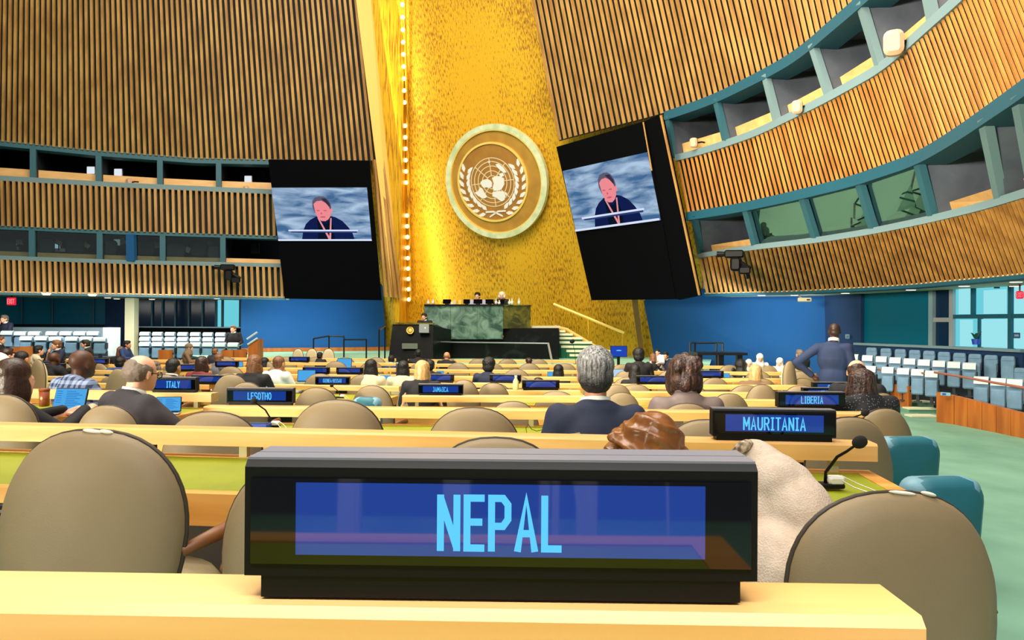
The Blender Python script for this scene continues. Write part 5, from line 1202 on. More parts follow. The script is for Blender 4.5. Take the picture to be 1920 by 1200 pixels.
def chair(loc, rz, label, group='tan desk chairs', teal=False, sc=(1, 1, 1), tilt=-.12, full=True, arms=True):
    t = thing('desk_chair', loc, rz, label, 'chair', group, sc)
    tm = (TEALV, TEALP, TEALV) if teal else (TAN, CREAMV, PIPE)
    back = new('backrest', CBACK, tm[0], t, True); back.rotation_euler = (-tilt, 0, 0); back.location = (0, -.08 - .38 * math.sin(-tilt) + .1, 0)
    back.rotation_euler = (-tilt * -1, 0, 0)
    back.location = (0, -math.sin(tilt) * -.4, .0)
    for nm, me, mt in (('back_pad', CPAD, tm[1]), ('piping', CPIPE, tm[2])):
        o = new(nm, me, mt, back, True)
    if full:
        new('seat', CSEAT, TEALV if teal else CREAMV, t, True); new('pedestal', CPED, None, t); new('foot', CBASE, None, t)
        if arms:
            for s in (0, 1): new('armrest', CARM[s], None, t); new('arm_post', CPOST[s], None, t)
    return t
def chair_px(cx, top, Y, w, rz, label, teal=False, group='tan desk chairs', tilt=-.12, **k):
    p = P(cx, top, Y); fl = F(Y); hz = (p.z - fl) / .925; hz = max(.62, min(1.25, hz)); sx = w * Y / FPX / .5
    return chair((p.x, p.y, p.z - .925 * hz), rz, label, group, teal, (sx, (sx + hz) / 2, hz), tilt, **k)
CH = [ # cx, top, Y, width px, rz, label
 (140, 813, 2.02, 378, -.10, 'large worn tan chair back between the Nepal desk and the yellow-green desk'),
 (560, 872, 2.0, 330, -.05, 'tan chair mostly hidden behind the Nepal nameplate, wooden arm showing'),
 (928, 827, 2.15, 300, .0, 'tan chair with bright top edge peeping over the Nepal nameplate'),
 (1709, 934, 1.70, 424, .10, 'largest tan chair back, worn at its top, before the gooseneck microphone and aisle'),
 (-12, 742, 4.35, 148, -.05, 'tan chair under the long-haired woman at the laptop'),
 (190, 762, 4.35, 130, .0, 'empty tan chair between the laptop woman and the grey-suited man'),
 (389, 775, 3.9, 190, .05, 'empty tan chair before the Lesotho microphone and blue box'),
 (626, 752, 3.95, 186, .0, 'empty wide tan chair between the Lesotho nameplate and the Jamaica nameplate'),
 (887, 767, 3.95, 184, .0, 'empty tan chair seen straight over the middle of the Nepal nameplate'),
 (1122, 801, 3.7, 168, .0, 'tan chair with lit top edge beneath the silver-haired man'),
 (1330, 790, 3.7, 176, -.1, 'tan chair half hidden by the Mauritania nameplate on its lectern side'),
 (1608, 785, 3.6, 176, .12, 'olive-lit tan chair beside the Mauritania nameplate before the aisle'),
 (1672, 768, 4.5, 126, .2, 'olive-lit tan chair at the aisle end beneath the sequinned woman'),
 (430, 703, 7.6, 74, .1, 'tan chair in front of the brown-haired woman in black'),
 (457, 718, 6.2, 82, 0, 'tan chair just behind the Lesotho nameplate, exit sign side'),
 (590, 728, 6.3, 92, .0, 'tan chair beside the Lesotho nameplate on its stage side'),
 (692, 724, 6.6, 88, -.2, 'tan chair turned beside a teal seat before the Guinea-Bissau nameplate'),
 (786, 716, 8.3, 84, .1, 'tall tan chair directly behind the Jamaica nameplate'),
 (868, 713, 8.1, 62, -.1, 'tan chair between the Jamaica nameplate and the navy-suited man'),
 (925, 719, 8.3, 66, .0, 'tan chair under the navy-suited man with dark hair'),
 (962, 754, 5.9, 100, .0, 'tan chair between the Jamaica desk and the silver-haired man'),
 (1160, 722, 8.0, 66, .1, 'tan chair behind the ear of the silver-haired man'),
 (1168, 737, 6.8, 76, .0, 'tan chair between the silver-haired man and the taupe-jacketed woman'),
 (1292, 758, 5.3, 118, .0, 'tan chair with lit top under the taupe-jacketed woman'),
 (1372, 739, 6.4, 84, .0, 'empty tan chair past the taupe-jacketed woman, nearest the Liberia nameplate'),
 (1433, 722, 7.7, 66, .0, 'empty tan chair two rows behind the Liberia nameplate'),
 (1665, 738, 5.7, 76, .2, 'olive-lit tan chair beneath the balding man behind the sequinned woman'),
 (214, 692, 8.4, 56, -.2, 'tan chair between the plaid-shirted man and the grey-suited man'),
 (305, 703, 8.6, 60, -.1, 'tan chair before the black-suited man behind the Italy nameplate'),
 (62, 674, 9.6, 40, -.4, 'tilted tan chair behind the laptop woman'),
]
for ci, c in enumerate(CH):
    tc_ = chair_px(*c[:4], c[4], c[5])
    if ci in (0, 3):
        bk = [q for q in tc_.children if q.name.startswith('backrest')][0]; m_ = MB()
        for x0, L_ in (((.005, .03), (.04, .02)) if ci == 0 else ((.02, .035), (.085, .02))): m_.ell((x0, .004 + .55 * x0 * x0, .9285 - .55 * x0 * x0), (L_, .011, .006), (0, .1 + x0 * 2, 0), 10, 6)
        o = obj('worn_patch', m_, mat('worn_foam', (232, 224, 206), .9), bk, True); o['label'] = "pale worn patch on the top edge"
def side_chair(cx, top, Y, w, rz, label):
    p = P(cx, top, Y); fl = F(Y); k = (p.z - fl) / .80; W_ = w * Y / FPX
    t = thing('side_chair', (p.x, p.y, fl), rz, label, 'chair', 'teal side chairs', (1, 1, k))
    m_ = MB(); m_.rbox((0, .0, .60), (W_, .11, .40), .1, (.1, 0, 0), 6); obj('backrest', m_, TEALV, t, True)
    m_ = MB(); m_.rbox((0, .0, .745), (W_ * .93, .12, .10), .05, (.1, 0, 0), 5); obj('top_roll', m_, TEALP, t, True)
    m_ = MB(); m_.rbox((0, .26, .41), (W_ * .95, .42, .10), .04); obj('seat', m_, TEALV, t, True)
    m_ = MB(); m_.lathe([(.03, .03), (.03, .37), (.001, .37)], 10, (0, .24, 0)); obj('pedestal', m_, STEEL, t)
    m_ = MB(); m_.lathe([(.2, 0), (.2, .02), (.04, .04), (.001, .04)], 16, (0, .24, 0)); obj('foot', m_, STEEL, t)
    return t
side_chair(1700, 818, 4.15, 118, .1, 'square teal chair back beside the olive-lit tan chair at the aisle')
side_chair(1762, 893, 2.9, 156, .12, 'square teal chair back just beyond the largest tan chair at the aisle')
side_chair(688, 744, 6.2, 58, -.1, 'low teal chair beside the turned tan chair behind the Lesotho desk')
random.seed(7)
cnt = {}
# auto rows: chairs on the near side of each far desk
for i, s, a, b in ROWSEG:
    L_ = (b - a).length; n_ = int(L_ / .66); u = (b - a).normalized(); pv = Vector((-u.y, u.x, 0)); pv = pv if pv.y < 0 else -pv
    for k in range(n_):
        if random.random() < .10: continue
        x = (k + .5) / n_; p = a.lerp(b, x) + pv * (.86 + random.uniform(-.05, .06))
        rz = random.uniform(-.22, .22) + (-.35 if s == 0 else 0); fl = a.z - .86
        chair((p.x, p.y, fl), rz, 'tan chair %s, %s along the %s row from the stage' % (WHERE[s], ORD[k], ORD[len(ROWY) - 1 - i]), 'tan desk chairs in the far rows', False, (1, 1, 1), full=i < 2, arms=False)
# pale chairs of the front lounge facing the hall
for k, px in enumerate((561, 586, 616)):
    p = P(px, 653, 19.5); chair((p.x, p.y, p.z - .925), math.pi + .2 * k - .2, 'lit cream chair facing the hall below the ramp railing, %s from the end post' % ORD[k], 'cream lounge chairs', sc=(.62, .62, 1), arms=False)
for k, (px, py, w) in enumerate(((1450, 690, 34), (1395, 694, 44))): pass
t = chair_px(1487, 677, 11.5, 34, .5, 'square brown chair back beside the standing man, behind the grey-haired sitter')

# ------------------------------------------------------------------ nameplates
def nameplate(c, rz, text, label, far=False, wide=.442):
    """c: middle of the base's front lower edge"""
    t = thing('country_nameplate', c, rz, label, 'nameplate', 'lit country nameplates')
    k = wide / .442
    m_ = MB(); m_.bbox(-.207 * k, .207 * k, 0, .062, 0, .019); obj('base', m_, BLACK, t)
    m_ = MB(); pr = [(-.002, .019), (-.002, .113), (.004, .1185), (.063, .1185), (.066, .113), (.066, .019)]
    m_.loft([[(x, y0, z0) for y0, z0 in pr] for x in (-.221 * k, .221 * k)], True); obj('body', m_, BLACK, t)
    m_ = MB(); m_.bbox(-.2205 * k, .2205 * k, .004, .03, .1183, .1205); m_.bbox(-.2205 * k, .2205 * k, .0325, .063, .1183, .1205); obj('top_plate', m_, SIGNTOP, t)
    m_ = MB(); m_.bbox(-.215 * k, .215 * k, -.0045, -.002, .03, .104); obj('face_glass', m_, GLOSSBLACK, t)
    m_ = MB(); m_.bbox(-.1755 * k, .1755 * k, -.0056, -.0046, .0385, .1005); scr = obj('screen', m_, SCREENBLUE, t)
    if text:
        w = {'NEPAL': .107, 'MAURITANIA': .224, 'LIBERIA': .146, 'LESOTHO': .158, 'JAMAICA': .152, 'GUINEA-BISSAU': .24, 'ITALY': .10, 'LEBANON': .16, 'GABON': .12}[text]
        m_ = MB(); letters(m_, text, w, .048, -.0068, .0012, .42 if len(text) < 6 else .36, 0, .0675); obj('lettering', m_, LETTER, scr)
    return t
def plate_px(cx, base, Y, text, label, rz=0, lift=0): return nameplate(P(cx, base, Y), rz, text, label)
plate_px(936, 1124.5, .664, 'NEPAL', 'large black nameplate reading NEPAL in cyan on a blue screen', -.018)
plate_px(1451, 829, 2.816, 'MAURITANIA', 'black nameplate reading MAURITANIA on the second desk ledge', -.08)
plate_px(1522, 769, 5.09, 'LIBERIA', 'black nameplate reading LIBERIA just behind the Mauritania one')
plate_px(487, 761.5, 5.13, 'LESOTHO', 'black nameplate reading LESOTHO at the end of its desk')
plate_px(826, 743, 7.57, 'JAMAICA', 'black nameplate reading JAMAICA before the blonde woman')
plate_px(623, 723.5, 9.95, 'GUINEA-BISSAU', 'black nameplate reading GUINEA-BISSAU before the white-shirted man')
nameplate(P(325, 738, 5.66), .0, 'ITALY', 'black nameplate reading ITALY behind the grey-suited man', wide=.33)
plate_px(1550, 751, 7.25, 'LEBANON', 'black nameplate behind the Liberia one, half hidden by the sequinned woman')
plate_px(1562, 737, 8.55, 'GABON', 'black nameplate behind the half hidden one, before the standing man')
FP = [(656, 702, 12.2, 'beside the dark-haired woman in cream'), (822, 722, 9.2, 'beside the blonde woman'), (948, 715, 9.5, 'beyond the navy-suited man'), (1224, 718, 9.6, 'beside the taupe-jacketed woman, with a laptop in front'), (561, 677, 16, 'among the cream lounge chairs'), (97, 690, 10.2, 'behind the laptop woman beside the bald dark head'), (354, 701, 10.2, 'behind the black-suited man'), (181, 686, 12.5, 'beside the plaid-shirted bald man'), (425, 692, 11.8, 'before the brown-haired woman'), (593, 706, 10.6, 'between the laptop and the Guinea-Bissau nameplate'), (1332, 707, 12.5, 'under the lounge table'), (1015, 727, 9.4, 'for the phone held by the bun-haired woman'), (390, 720, 8.7, 'beside the black-suited man behind Italy')]  # the plate at the bun-haired woman stands in for a phone
for px, py, Y, nm in FP: nameplate(on_row(px, py, -.02, .001), random.uniform(-.1, .1), None, 'small black nameplate with plain blue screen ' + nm)

# ------------------------------------------------------------------ laptops, screens, microphones, cups
def laptop(px, py, Y, w, label, rz=0, scr=LAPBLUE, lean=.25, text=True, at=None):
    """px, py: lower middle of the lid"""
    p = at or P(px, py, Y); W_ = w * p.y / FPX; H_ = W_ * .64
    t = thing('laptop', p, rz, label, 'laptop', 'open laptops')
    m_ = MB(); m_.rbox((0, 0, 0), (W_, .012, H_), W_ * .03); lid = obj('lid', m_, BLACK, t); lid.rotation_euler = (-lean, 0, 0); lid.location = (0, math.sin(lean) * H_ / 2, math.cos(lean) * H_ / 2)
    m_ = MB(); m_.bbox(-W_ * .47, W_ * .47, -.009, -.005, -H_ * .45, H_ * .45); s_ = obj('screen', m_, scr, lid)
    if text:
        m_ = MB()
        for k in range(9):
            l_ = W_ * (.28 + .05 * ((k * 7) % 5)); m_.bbox(-W_ * .12, -W_ * .12 + l_, -.0105, -.009, H_ * (.32 - k * .08), H_ * (.345 - k * .08))
        for k in range(6): m_.bbox(-W_ * .42, -W_ * .26, -.0105, -.009, H_ * (.32 - k * .1), H_ * (.345 - k * .1))
        obj('text_lines', m_, LAPLINE, s_)
    m_ = MB(); m_.rbox((0, -H_ * .48, -.006), (W_, H_ * .95, .012), .004); obj('base', m_, SILVER, t)
    m_ = MB(); m_.bbox(-W_ * .42, W_ * .42, -H_ * .5, -H_ * .08, 0, .003); obj('keyboard', m_, BLACK, t)
    return t
laptop(128, 0, 5.15, 66, 'large open laptop with blue text page before the long-haired woman', -.12, lean=.3, at=PZ(128, 769, .575))
laptop(318, 0, 5.2, 44, 'open laptop with pale blue page before the grey-suited man', .25, lean=.2, at=PZ(316, 772, .575))
LT = [(575, 711, 9.3, 34, 'blue laptop screen before the white-shirted man'), (646, 686, 13.5, 28, 'blue laptop before the black-suited sitter by the lounge chairs'), (723, 711, 10.5, 20, 'pale blue laptop beside the dark-haired woman in cream'), (811, 719, 8.9, 20, 'pale blue laptop before the blonde woman'), (1196, 722, 8.6, 28, 'blue laptop between the silver-haired man and taupe-jacketed woman'), (1160, 706, 11, 24, 'white-blue page laptop beside the dark-clad sitters'), (1238, 685, 14, 18, 'pale laptop beside the bald grey-suited man'), (448, 690, 12.5, 16, 'blue screen laptop before the brown-haired woman'), (1362, 706, 12, 14, 'blue tablet screen under the black lounge table'), (433, 675, 14.5, 12, 'blue screen in the rows before the end post'), (826, 705, 11.2, 14, 'blue laptop beside the bald black-suited man'), (1034, 710, 11.6, 14, 'pale blue screen beside the dark-haired sitter'), (205, 676, 13, 14, 'blue screen by the woman in brown'), (118, 700, 9.0, 20, 'blue screen beneath the bald dark head')]
for k, (px, py, Y, w, nm) in enumerate(LT): laptop(px, py, Y, w, nm, random.uniform(-.15, .15), LAPWHITE if k in (5, 6) else LAPBLUE, .2, False, at=on_row(px, py, .25, -.095))
t = thing('standing_monitor', P(1160, 678, 16.5), 0, 'dark blue monitor on a stand before the foot of the gold wall', 'monitor')
m_ = MB(); m_.rbox((0, 0, .22), (.36, .03, .24), .01); obj('housing', m_, BLACK, t); m_ = MB(); m_.bbox(-.17, .17, -.02, -.015, .11, .33); s_ = obj('screen', m_, emi('monitor_blue', (38, 74, 190), .95), t)
m_ = MB(); m_.ell((0, -.022, .24), (.06, .003, .012), seg=10, rng=5); obj('glow_mark', m_, LETTER, s_); m_ = MB(); m_.bbox(-.03, .03, .016, .05, -.9, .2); m_.bbox(-.2, .2, -.16, .18, -.92, -.88); obj('stand', m_, BLACK, t)
def mic(base, rel, label, big=False, earpiece=True, br=.012):
    t = thing('gooseneck_microphone', base, 0, label, 'microphone', 'gooseneck microphones')
    m_ = MB(); m_.rbox((0, .0, .008), (.11, .05, .016), .006); obj('base', m_, BLACK, t)
    e = Vector(rel); m_ = MB(); m_.tube([(0, 0, .015), (0, 0, .05), e * .35 + Vector((0, 0, e.z * .3)), e * .62 + Vector((0, 0, e.z * .16)), e], [.007, .0055, .005, .0045, .004], 8); obj('gooseneck', m_, BLACK, t, True)
    m_ = MB(); m_.ell(e, (br * 1.25, br, br), (0, -.4, 0), 12, 8); obj('foam_head', m_, FOAM, t, True)
    if earpiece:
        m_ = MB(); m_.rbox((.03, -.005, .025), (.055, .04, .03), .012); obj('earpiece', m_, WHITEP, t, False)
        m_ = MB(); m_.tube([(.04, -.02, .03), (.07, -.05, .012), (.10, -.12, .006), (.12, -.2, .006), (.1, -.3, .006)], .0022, 5); m_.tube([(.05, 0, .04), (.09, -.03, .02), (.13, -.1, .006)], .002, 5); obj('cable', m_, CABLEW, t)
    return t
mic(PZ(1548, 914, .667), P(1612, 829, 2.42) - PZ(1548, 914, .667), 'black gooseneck microphone with round foam head and white earpiece near the aisle', True, br=.020)
mic(PZ(508, 801, .532), P(476, 752, 4.7) - PZ(508, 801, .532), 'gooseneck microphone leaning over the Lesotho lettering', br=.018)
mic(PZ(637, 746, .272), P(622, 723, 9.4) - PZ(637, 746, .272), 'gooseneck microphone in front of the Guinea-Bissau nameplate', br=.02)
q_ = on_row(846, 722, .25, -.11); mic(q_, P(840, 700, q_.y + .1) - q_, 'gooseneck microphone rising behind the Jamaica nameplate', earpiece=False, br=.014)
mic(P(1590, 800, 4.6), P(1622, 774, 4.5) - P(1590, 800, 4.6), 'gooseneck microphone before the sequinned woman', earpiece=False, br=.02)
q_ = on_row(1080, 668, .3, -.11); mic(q_, P(1073, 640, q_.y) - q_, 'gooseneck microphone above the head of the silver-haired man', earpiece=False, br=.05)
def box_item(px, py, Y, w, hh, label):
    q_ = PZ(px, py, Y); Y = q_.y; t = thing('interpretation_box', q_, 0, label, 'box', 'blue desk boxes'); W_ = w * Y / FPX; H_ = hh * Y / FPX
    m_ = MB(); m_.rbox((0, .05, H_ / 2), (W_, .1, H_), .006); obj('body', m_, BOXBLUE, t); m_ = MB(); m_.bbox(-W_ * .45, W_ * .45, .01, .09, H_, H_ + .004); obj('lid', m_, NAVYWALL, t)
box_item(480, 806, .532, 40, 10, 'blue desk box on the desk before the Lesotho nameplate')
box_item(610, 747, .272, 20, 8, 'blue desk box before the Guinea-Bissau nameplate')
t = thing('tumbler', PZ(83, 762, .572), 0, 'copper brown tumbler with lid beside the large laptop', 'cup')
m_ = MB(); m_.lathe([(.028, 0), (.033, .005), (.035, .115), (.001, .115)], 18); obj('body', m_, COPPER, t, True); m_ = MB(); m_.lathe([(.037, .113), (.037, .127), (.02, .132), (.001, .132)], 18); obj('lid', m_, COPPER, t, True); m_ = MB(); m_.ell((0, -.034, .06), (.01, .003, .012), seg=8, rng=5); obj('badge', m_, CREAMV, t)
t = thing('water_bottle', on_row(968, 733, -.05, 0), 0, 'clear water bottle with yellow tint on the desk beyond the navy-suited man', 'bottle')
m_ = MB(); m_.lathe([(.03, 0), (.035, .01), (.035, .10), (.014, .14), (.014, .155), (.001, .155)], 14); obj('body', m_, mat('bottle_tint', (220, 214, 150), .2), t, True); m_ = MB(); m_.lathe([(.016, .155), (.016, .172), (.001, .172)], 10); obj('cap', m_, WHITEP, t)
t = thing('earphone_cable', PZ(1000, 812, .535), 0, 'loose dark earphone cable and plug on the desk before the silver-haired man', 'cable')
m_ = MB(); m_.tube([(-.04, 0, 0), (-.045, .01, .03), (-.03, .02, .05), (-.01, .02, .02), (.02, .0, .012), (.05, -.01, .02), (.07, 0, .006)], .0022, 6); obj('cord', m_, BLACK, t); m_ = MB(); m_.ell((.08, 0, .006), (.012, .006, .006), seg=8, rng=5); obj('plug', m_, SILVER, t)
t = thing('listening_console', P(2, 985, 2.3), 0, 'dark listening console with white cable beside the large worn chair', 'console')
m_ = MB(); m_.rbox((0, 0, .03), (.06, .05, .065), .008); obj('body', m_, BLACK, t)
for k in range(3):
    m_ = MB(); m_.rbox((.01, -.026, .012 + .018 * k), (.03, .004, .008), .003); obj('button', m_, SIGNTOP, t)
m_ = MB(); m_.tube([(.02, -.03, .0), (.03, -.04, -.06), (.025, -.04, -.14), (.04, -.03, -.2)], .002, 5); m_.tube([(.035, -.03, -.2), (.04, -.03, -.12), (.06, -.02, -.08)], .0018, 5); obj('cable', m_, CABLEW, t)
t = thing('beige_pebble_lamp', PZ(600, 806, .532), 0, 'cream earpiece resting on the desk before the wide tan chair', 'earpiece'); t.name = 'earpiece'
m_ = MB(); m_.ell((0, 0, .012), (.035, .025, .016)); obj('shell', m_, WHITEP, t, True); m_ = MB(); m_.tube([(.03, 0, .01), (.06, -.02, .004), (.09, -.02, .004)], .0025, 5); obj('cord', m_, CABLEW, t)

# ------------------------------------------------------------------ people, near ones first
person(1115, 699, 80, 'silver-haired person from behind in a navy suit with white collar', ('short', 'grey'), 'tan', 'navy', 0, 'lap', Y=3.95, collar='white', wide=.9, rise=.01)
person(1281, 704, 70, 'person with wavy brown hair from behind in a taupe jacket', ('wavy', 'chestnut'), 'light', 'taupe', .06, 'desk', Y=5.65, collar='taupe', women=True, wide=.86)
t = person(266, 699, 53, 'balding grey-haired person with glasses and dark grey suit leaning on an elbow', ('fringe', 'greybrown'), 'light', 'charcoal', -.55, 'wideR', Y=4.95, face=True, collar='white', lean=.1, wide=1.05, rise=.012)
m_ = MB(); m_.tube([HC + Vector((.08, -.005, .0)), HC + Vector((.07, .08, .0))], .003, 6); m_.tube([HC + Vector((-.08, -.005, .0)), HC + Vector((-.07, .08, .0))], .003, 6)
for s in (-1, 1): m_.tube([HC + Vector((s * .033 + .026 * math.cos(q), .098, -.008 + .02 * math.sin(q))) for q in [2 * math.pi * k / 12 for k in range(13)]], .003, 6)
obj('glasses', m_, BLACK, t)
person(30, 712, 58, 'person with long straight dark hair in a black blazer typing on a large laptop', ('long', 'dbrown'), 'light', 'black', -.5, 'typehigh', Y=4.8, women=True)
person(155, 682, 43, 'bald dark-skinned person in a blue plaid shirt beyond the large laptop', None, 'dark', 'plaid', -.45, 'desk', Y=6.4, face=True)
person(1613, 724, 48, 'person with long brown hair in a black sequinned top resting chin on hand', ('long', 'chestnut'), 'tan', 'sequin', .12, 'desk', Y=5.3, women=True, lean=-.05, rise=.085, wide=1.08)
person(1606, 697, 36, 'balding person in a black suit with pale earpiece behind the sequinned woman', ('fringe', 'dbrown'), 'light', 'black', -.3, 'desk', Y=6.6, face=True, collar='white')
person(326, 689, 27, 'person with cropped black hair and black suit behind the Italy nameplate', ('crop', 'black'), 'tan', 'black', -.2, 'desk', Y=9.2, collar='white')
FAR = [ # px, py, w, hair, skin, top, yaw, women, label, extras
 (380, 684, 23, ('bob', 'dbrown'), 'light', 'red', -.3, True, 'dark-haired person with a purple scarf'), (478, 684, 27, ('bob', 'brown'), 'light', 'black', -.1, True, 'person with a light brown bob in a black top'),
 (497, 682, 17, ('long', 'black'), 'light', 'black', -.3, True, 'dark-haired person beside the brown bob'), (524, 682, 23, ('crop', 'brown'), 'tan', 'white', -.35, False, 'short-haired person in a white shirt'),
 (600, 667, 11, ('short', 'black'), 'tan', 'black', -.2, False, 'black-suited person by the lounge chairs'), (696, 690, 24, ('long', 'black'), 'light', 'cream', -.1, True, 'dark-haired person in a cream top'),
 (756, 692, 23, ('long', 'black'), 'light', 'cream', .0, True, 'black-haired person beside the blonde one'), (734, 674, 13, ('crop', 'black'), 'dark', 'navyb', -.1, False, 'dark-skinned person in a navy suit before the black lectern'),
 (792, 696, 29, ('bob', 'blonde'), 'light', 'black', 0, True, 'blonde person behind the Jamaica nameplate'), (784, 664, 14, ('crop', 'black'), 'dark', 'black', .2, False, 'dark-skinned person in black close to the black lectern'),
 (806, 686, 19, ('short', 'black'), 'light', 'black', 0, True, 'dark-haired person beyond the blonde one'), (838, 668, 13, None, 'tan', 'black', -.2, False, 'bald person in a black suit before the marble base'),
 (917, 687, 24, ('afro', 'black'), 'dark', 'navy', -.2, False, 'dark-haired person in a navy suit beyond the Jamaica desk'), (991, 679, 13, ('short', 'dbrown'), 'light', 'black', .5, False, 'dark-haired person with a pale mask before the stage rail'),
 (1047, 697, 20, ('long', 'black'), 'light', 'black', 0, True, 'person with long black hair beside the silver head'), (1010, 724, 24, ('bun', 'dbrown'), 'light', 'charcoal', -.3, True, 'person with a dark hair bun holding a phone'),
 (1197, 668, 22, ('afro', 'black'), 'dark', 'black', 0, True, 'person with full black curly hair before the gold wall foot'), (1190, 698, 22, ('long', 'black'), 'light', 'black', .1, True, 'black-clad person with long hair beside the silver head'),
 (1231, 684, 15, ('fringe', 'greybrown'), 'tan', 'charcoal', .0, False, 'balding person in a grey suit beside the taupe jacket'), (1224, 671, 12, ('bob', 'brown'), 'light', 'black', .2, True, 'brown-haired person before the gold wall edge'),
 (1372, 697, 14, ('short', 'black'), 'tan', 'grey', 0, False, 'dark-haired person in grey under the lounge table'), (1388, 686, 18, ('hood', 'black'), 'light', 'black', 0, True, 'black-clad hooded sitter beside the lounge table'),
 (1417, 700, 24, ('bob', 'blonde'), 'light', 'brown', -.4, True, 'person with a short blonde bob'), (1499, 664, 14, ('short', 'greybrown'), 'tan', 'black', .3, False, 'grey-haired sitter by the square brown chair'),
 (73, 657, 15, ('short', 'black'), 'light', 'cream', -.8, True, 'dark-haired person in cream turned aside'), (102, 673, 21, None, 'dark', 'black', -.2, False, 'bald dark-skinned person before the pale seats'),
 (14, 666, 21, ('short', 'dbrown'), 'light', 'cream', -.6, False, 'dark-haired person with an earpiece'), (43, 674, 25, ('crop', 'black'), 'tan', 'black', -.3, False, 'person with cropped black hair beside the white hood'),
 (-4, 690, 40, ('hood', 'cloth'), 'light', 'white', 0, True, 'white-hooded person behind the laptop woman'), (228, 660, 15, ('long', 'brown'), 'light', 'black', -.2, True, 'brown-haired person before the cream column'),
 (226, 680, 19, ('short', 'black'), 'light', 'blue', .0, False, 'person in a bright blue jacket'), (292, 688, 19, ('wavy', 'greybrown'), 'light', 'grey', -.2, True, 'grey-haired person in a patterned grey top'),
 (412, 673, 16, ('short', 'brown'), 'light', 'grey', -.5, False, 'brown-haired person in a grey suit'), (404, 660, 11, ('short', 'brown'), 'light', 'charcoal', -.4, False, 'brown-haired person beside the low cherry panel'),
 (355, 652, 12, ('scarf', 'olive'), 'light', 'brown', -1.2, True, 'profiled person in a taupe headscarf'),
]
for px, py, w, hair, skin, top, yaw, wo, label in FAR: person(px, py, w, label + ', seen from behind' if abs(yaw) < 1 else label, hair, skin, top, yaw, 'desk', women=wo, collar='white' if (skin, top) in (('dark', 'navyb'), ('light', 'grey')) else None)
FACE = [ # facing the camera or in profile
 (105, 647, 15, ('short', 'brown'), 'light', 'navy', 2.4, False, 'person in navy covering the face with a hand', 'chinR'), (160, 645, 13, ('short', 'black'), 'light', 'black', 2.0, False, 'dark-haired person in black turned towards the hall', 'desk'),
 (239, 646, 12, ('short', 'black'), 'tan', 'navyb', -1.6, False, 'profiled dark-haired person before the cream column', 'desk'), (8, 598, 12, ('short', 'greybrown'), 'light', 'navy', 2.8, False, 'grey-haired person in a dark suit above the pale seats, hand raised to head', 'chinR'),
 (2, 638, 12, ('short', 'brown'), 'light', 'black', -1.4, False, 'profiled person in black beside the pale seats', 'desk'), (437, 617, 11, ('short', 'brown'), 'light', 'black', 3.1, False, 'black-suited person with tie sitting before the cyan window', 'lap'),
 (895, 555, 12, ('short', 'black'), 'light', 'lilac', 3.0, False, 'dark-haired person in lilac presiding at the marble desk', 'desk'), (941, 554, 12.5, ('wavy', 'white'), 'light', 'black', 3.0, True, 'white-haired person in black at the marble desk', 'desk'),
 (795, 594, 11.5, ('short', 'dbrown'), 'light', 'black', 2.9, False, 'dark-haired speaker in black behind the black lectern', 'desk'), (1233, 660, 9, ('short', 'black'), 'light', 'white', 2.6, False, 'dark-haired person in white facing the hall before the blue wall', 'desk'),
 (1248, 667, 12, ('short', 'black'), 'tan', 'navy', 2.8, False, 'dark-haired person in navy facing the hall beside a pale laptop', 'desk'), (1425, 672, 13, ('scarf', 'cloth'), 'tan', 'white', 3.0, True, 'person in white with a white headscarf facing the hall', 'desk'),
 (1462, 680, 13, ('scarf', 'cloth'), 'light', 'white', 2.6, True, 'person in white with white headscarf beside the grey-haired sitter', 'desk'), (1404, 682, 12, ('scarf', 'cloth'), 'light', 'white', 2.9, True, 'white-clad sitter beside the hooded black-clad one', 'desk'),
]
for px, py, w, hair, skin, top, yaw, wo, label, pose in FACE:
    Y = {895: 24.7, 941: 24.6, 795: 22.9, 8: 24.8, 437: 24.9, 105: 14.6, 160: 13.0}.get(px)
    person(px, py, w, label, hair, skin, top, yaw, pose, Y=Y, women=wo, face=True, collar='white' if top in ('navy', 'black') and not wo else None)

# wrapped head and beige coat of the pair in front of the Nepal nameplate
p = P(1213, 851, 2.1)
t = thing('person', p - HC, 0, 'person in a shiny bronze head wrap just beyond the Nepal nameplate', 'person')
new('body', BODY['lap'], SK['brown'], t, True); new('jacket', JAC['lap', True], CL['brown'], t, True); new('trousers', TROUS, CL['black'], t, True)
m_ = MB(); c = HC + Vector((0, -.015, .0)); m_.ell(c + Vector((.005, -.01, .03)), (.092, .105, .088)); m_.ell(c + Vector((.01, -.02, .065)), (.07, .085, .06))
for k, (ax, r_, th) in enumerate(((.45, .1, .02), (-.35, .1, .018), (.1, .098, .02), (.75, .094, .014))):
    R = Euler((.25, ax * .6, 0)).to_matrix(); m_.tube([c + Vector((0, 0, -.022 + .012 * k)) + R @ Vector((r_ * math.cos(q), r_ * 1.12 * math.sin(q), 0)) for q in [2 * math.pi * j / 24 for j in range(25)]], th, 8)
m_.ell(c + Vector((-.088, -.03, .045)), (.02, .028, .022)); m_.ell(c + Vector((-.1, -.04, .055)), (.012, .015, .016)); m_.ell(c + Vector((-.04, -.06, -.07)), (.06, .06, .05)); m_.ell(c + Vector((.07, -.04, -.06)), (.04, .06, .05)); m_.ell(c + Vector((.0, -.04, -.09)), (.08, .07, .06))
WR = mat('bronze_satin', (150, 90, 34), .28, rgb2=(112, 62, 20), scale=(9, 9, 16), detail=4, bump=.35, bscale=16, dist=1.0, spec=.7)
me = blob(m_, .005, 1, 'head_wrap')
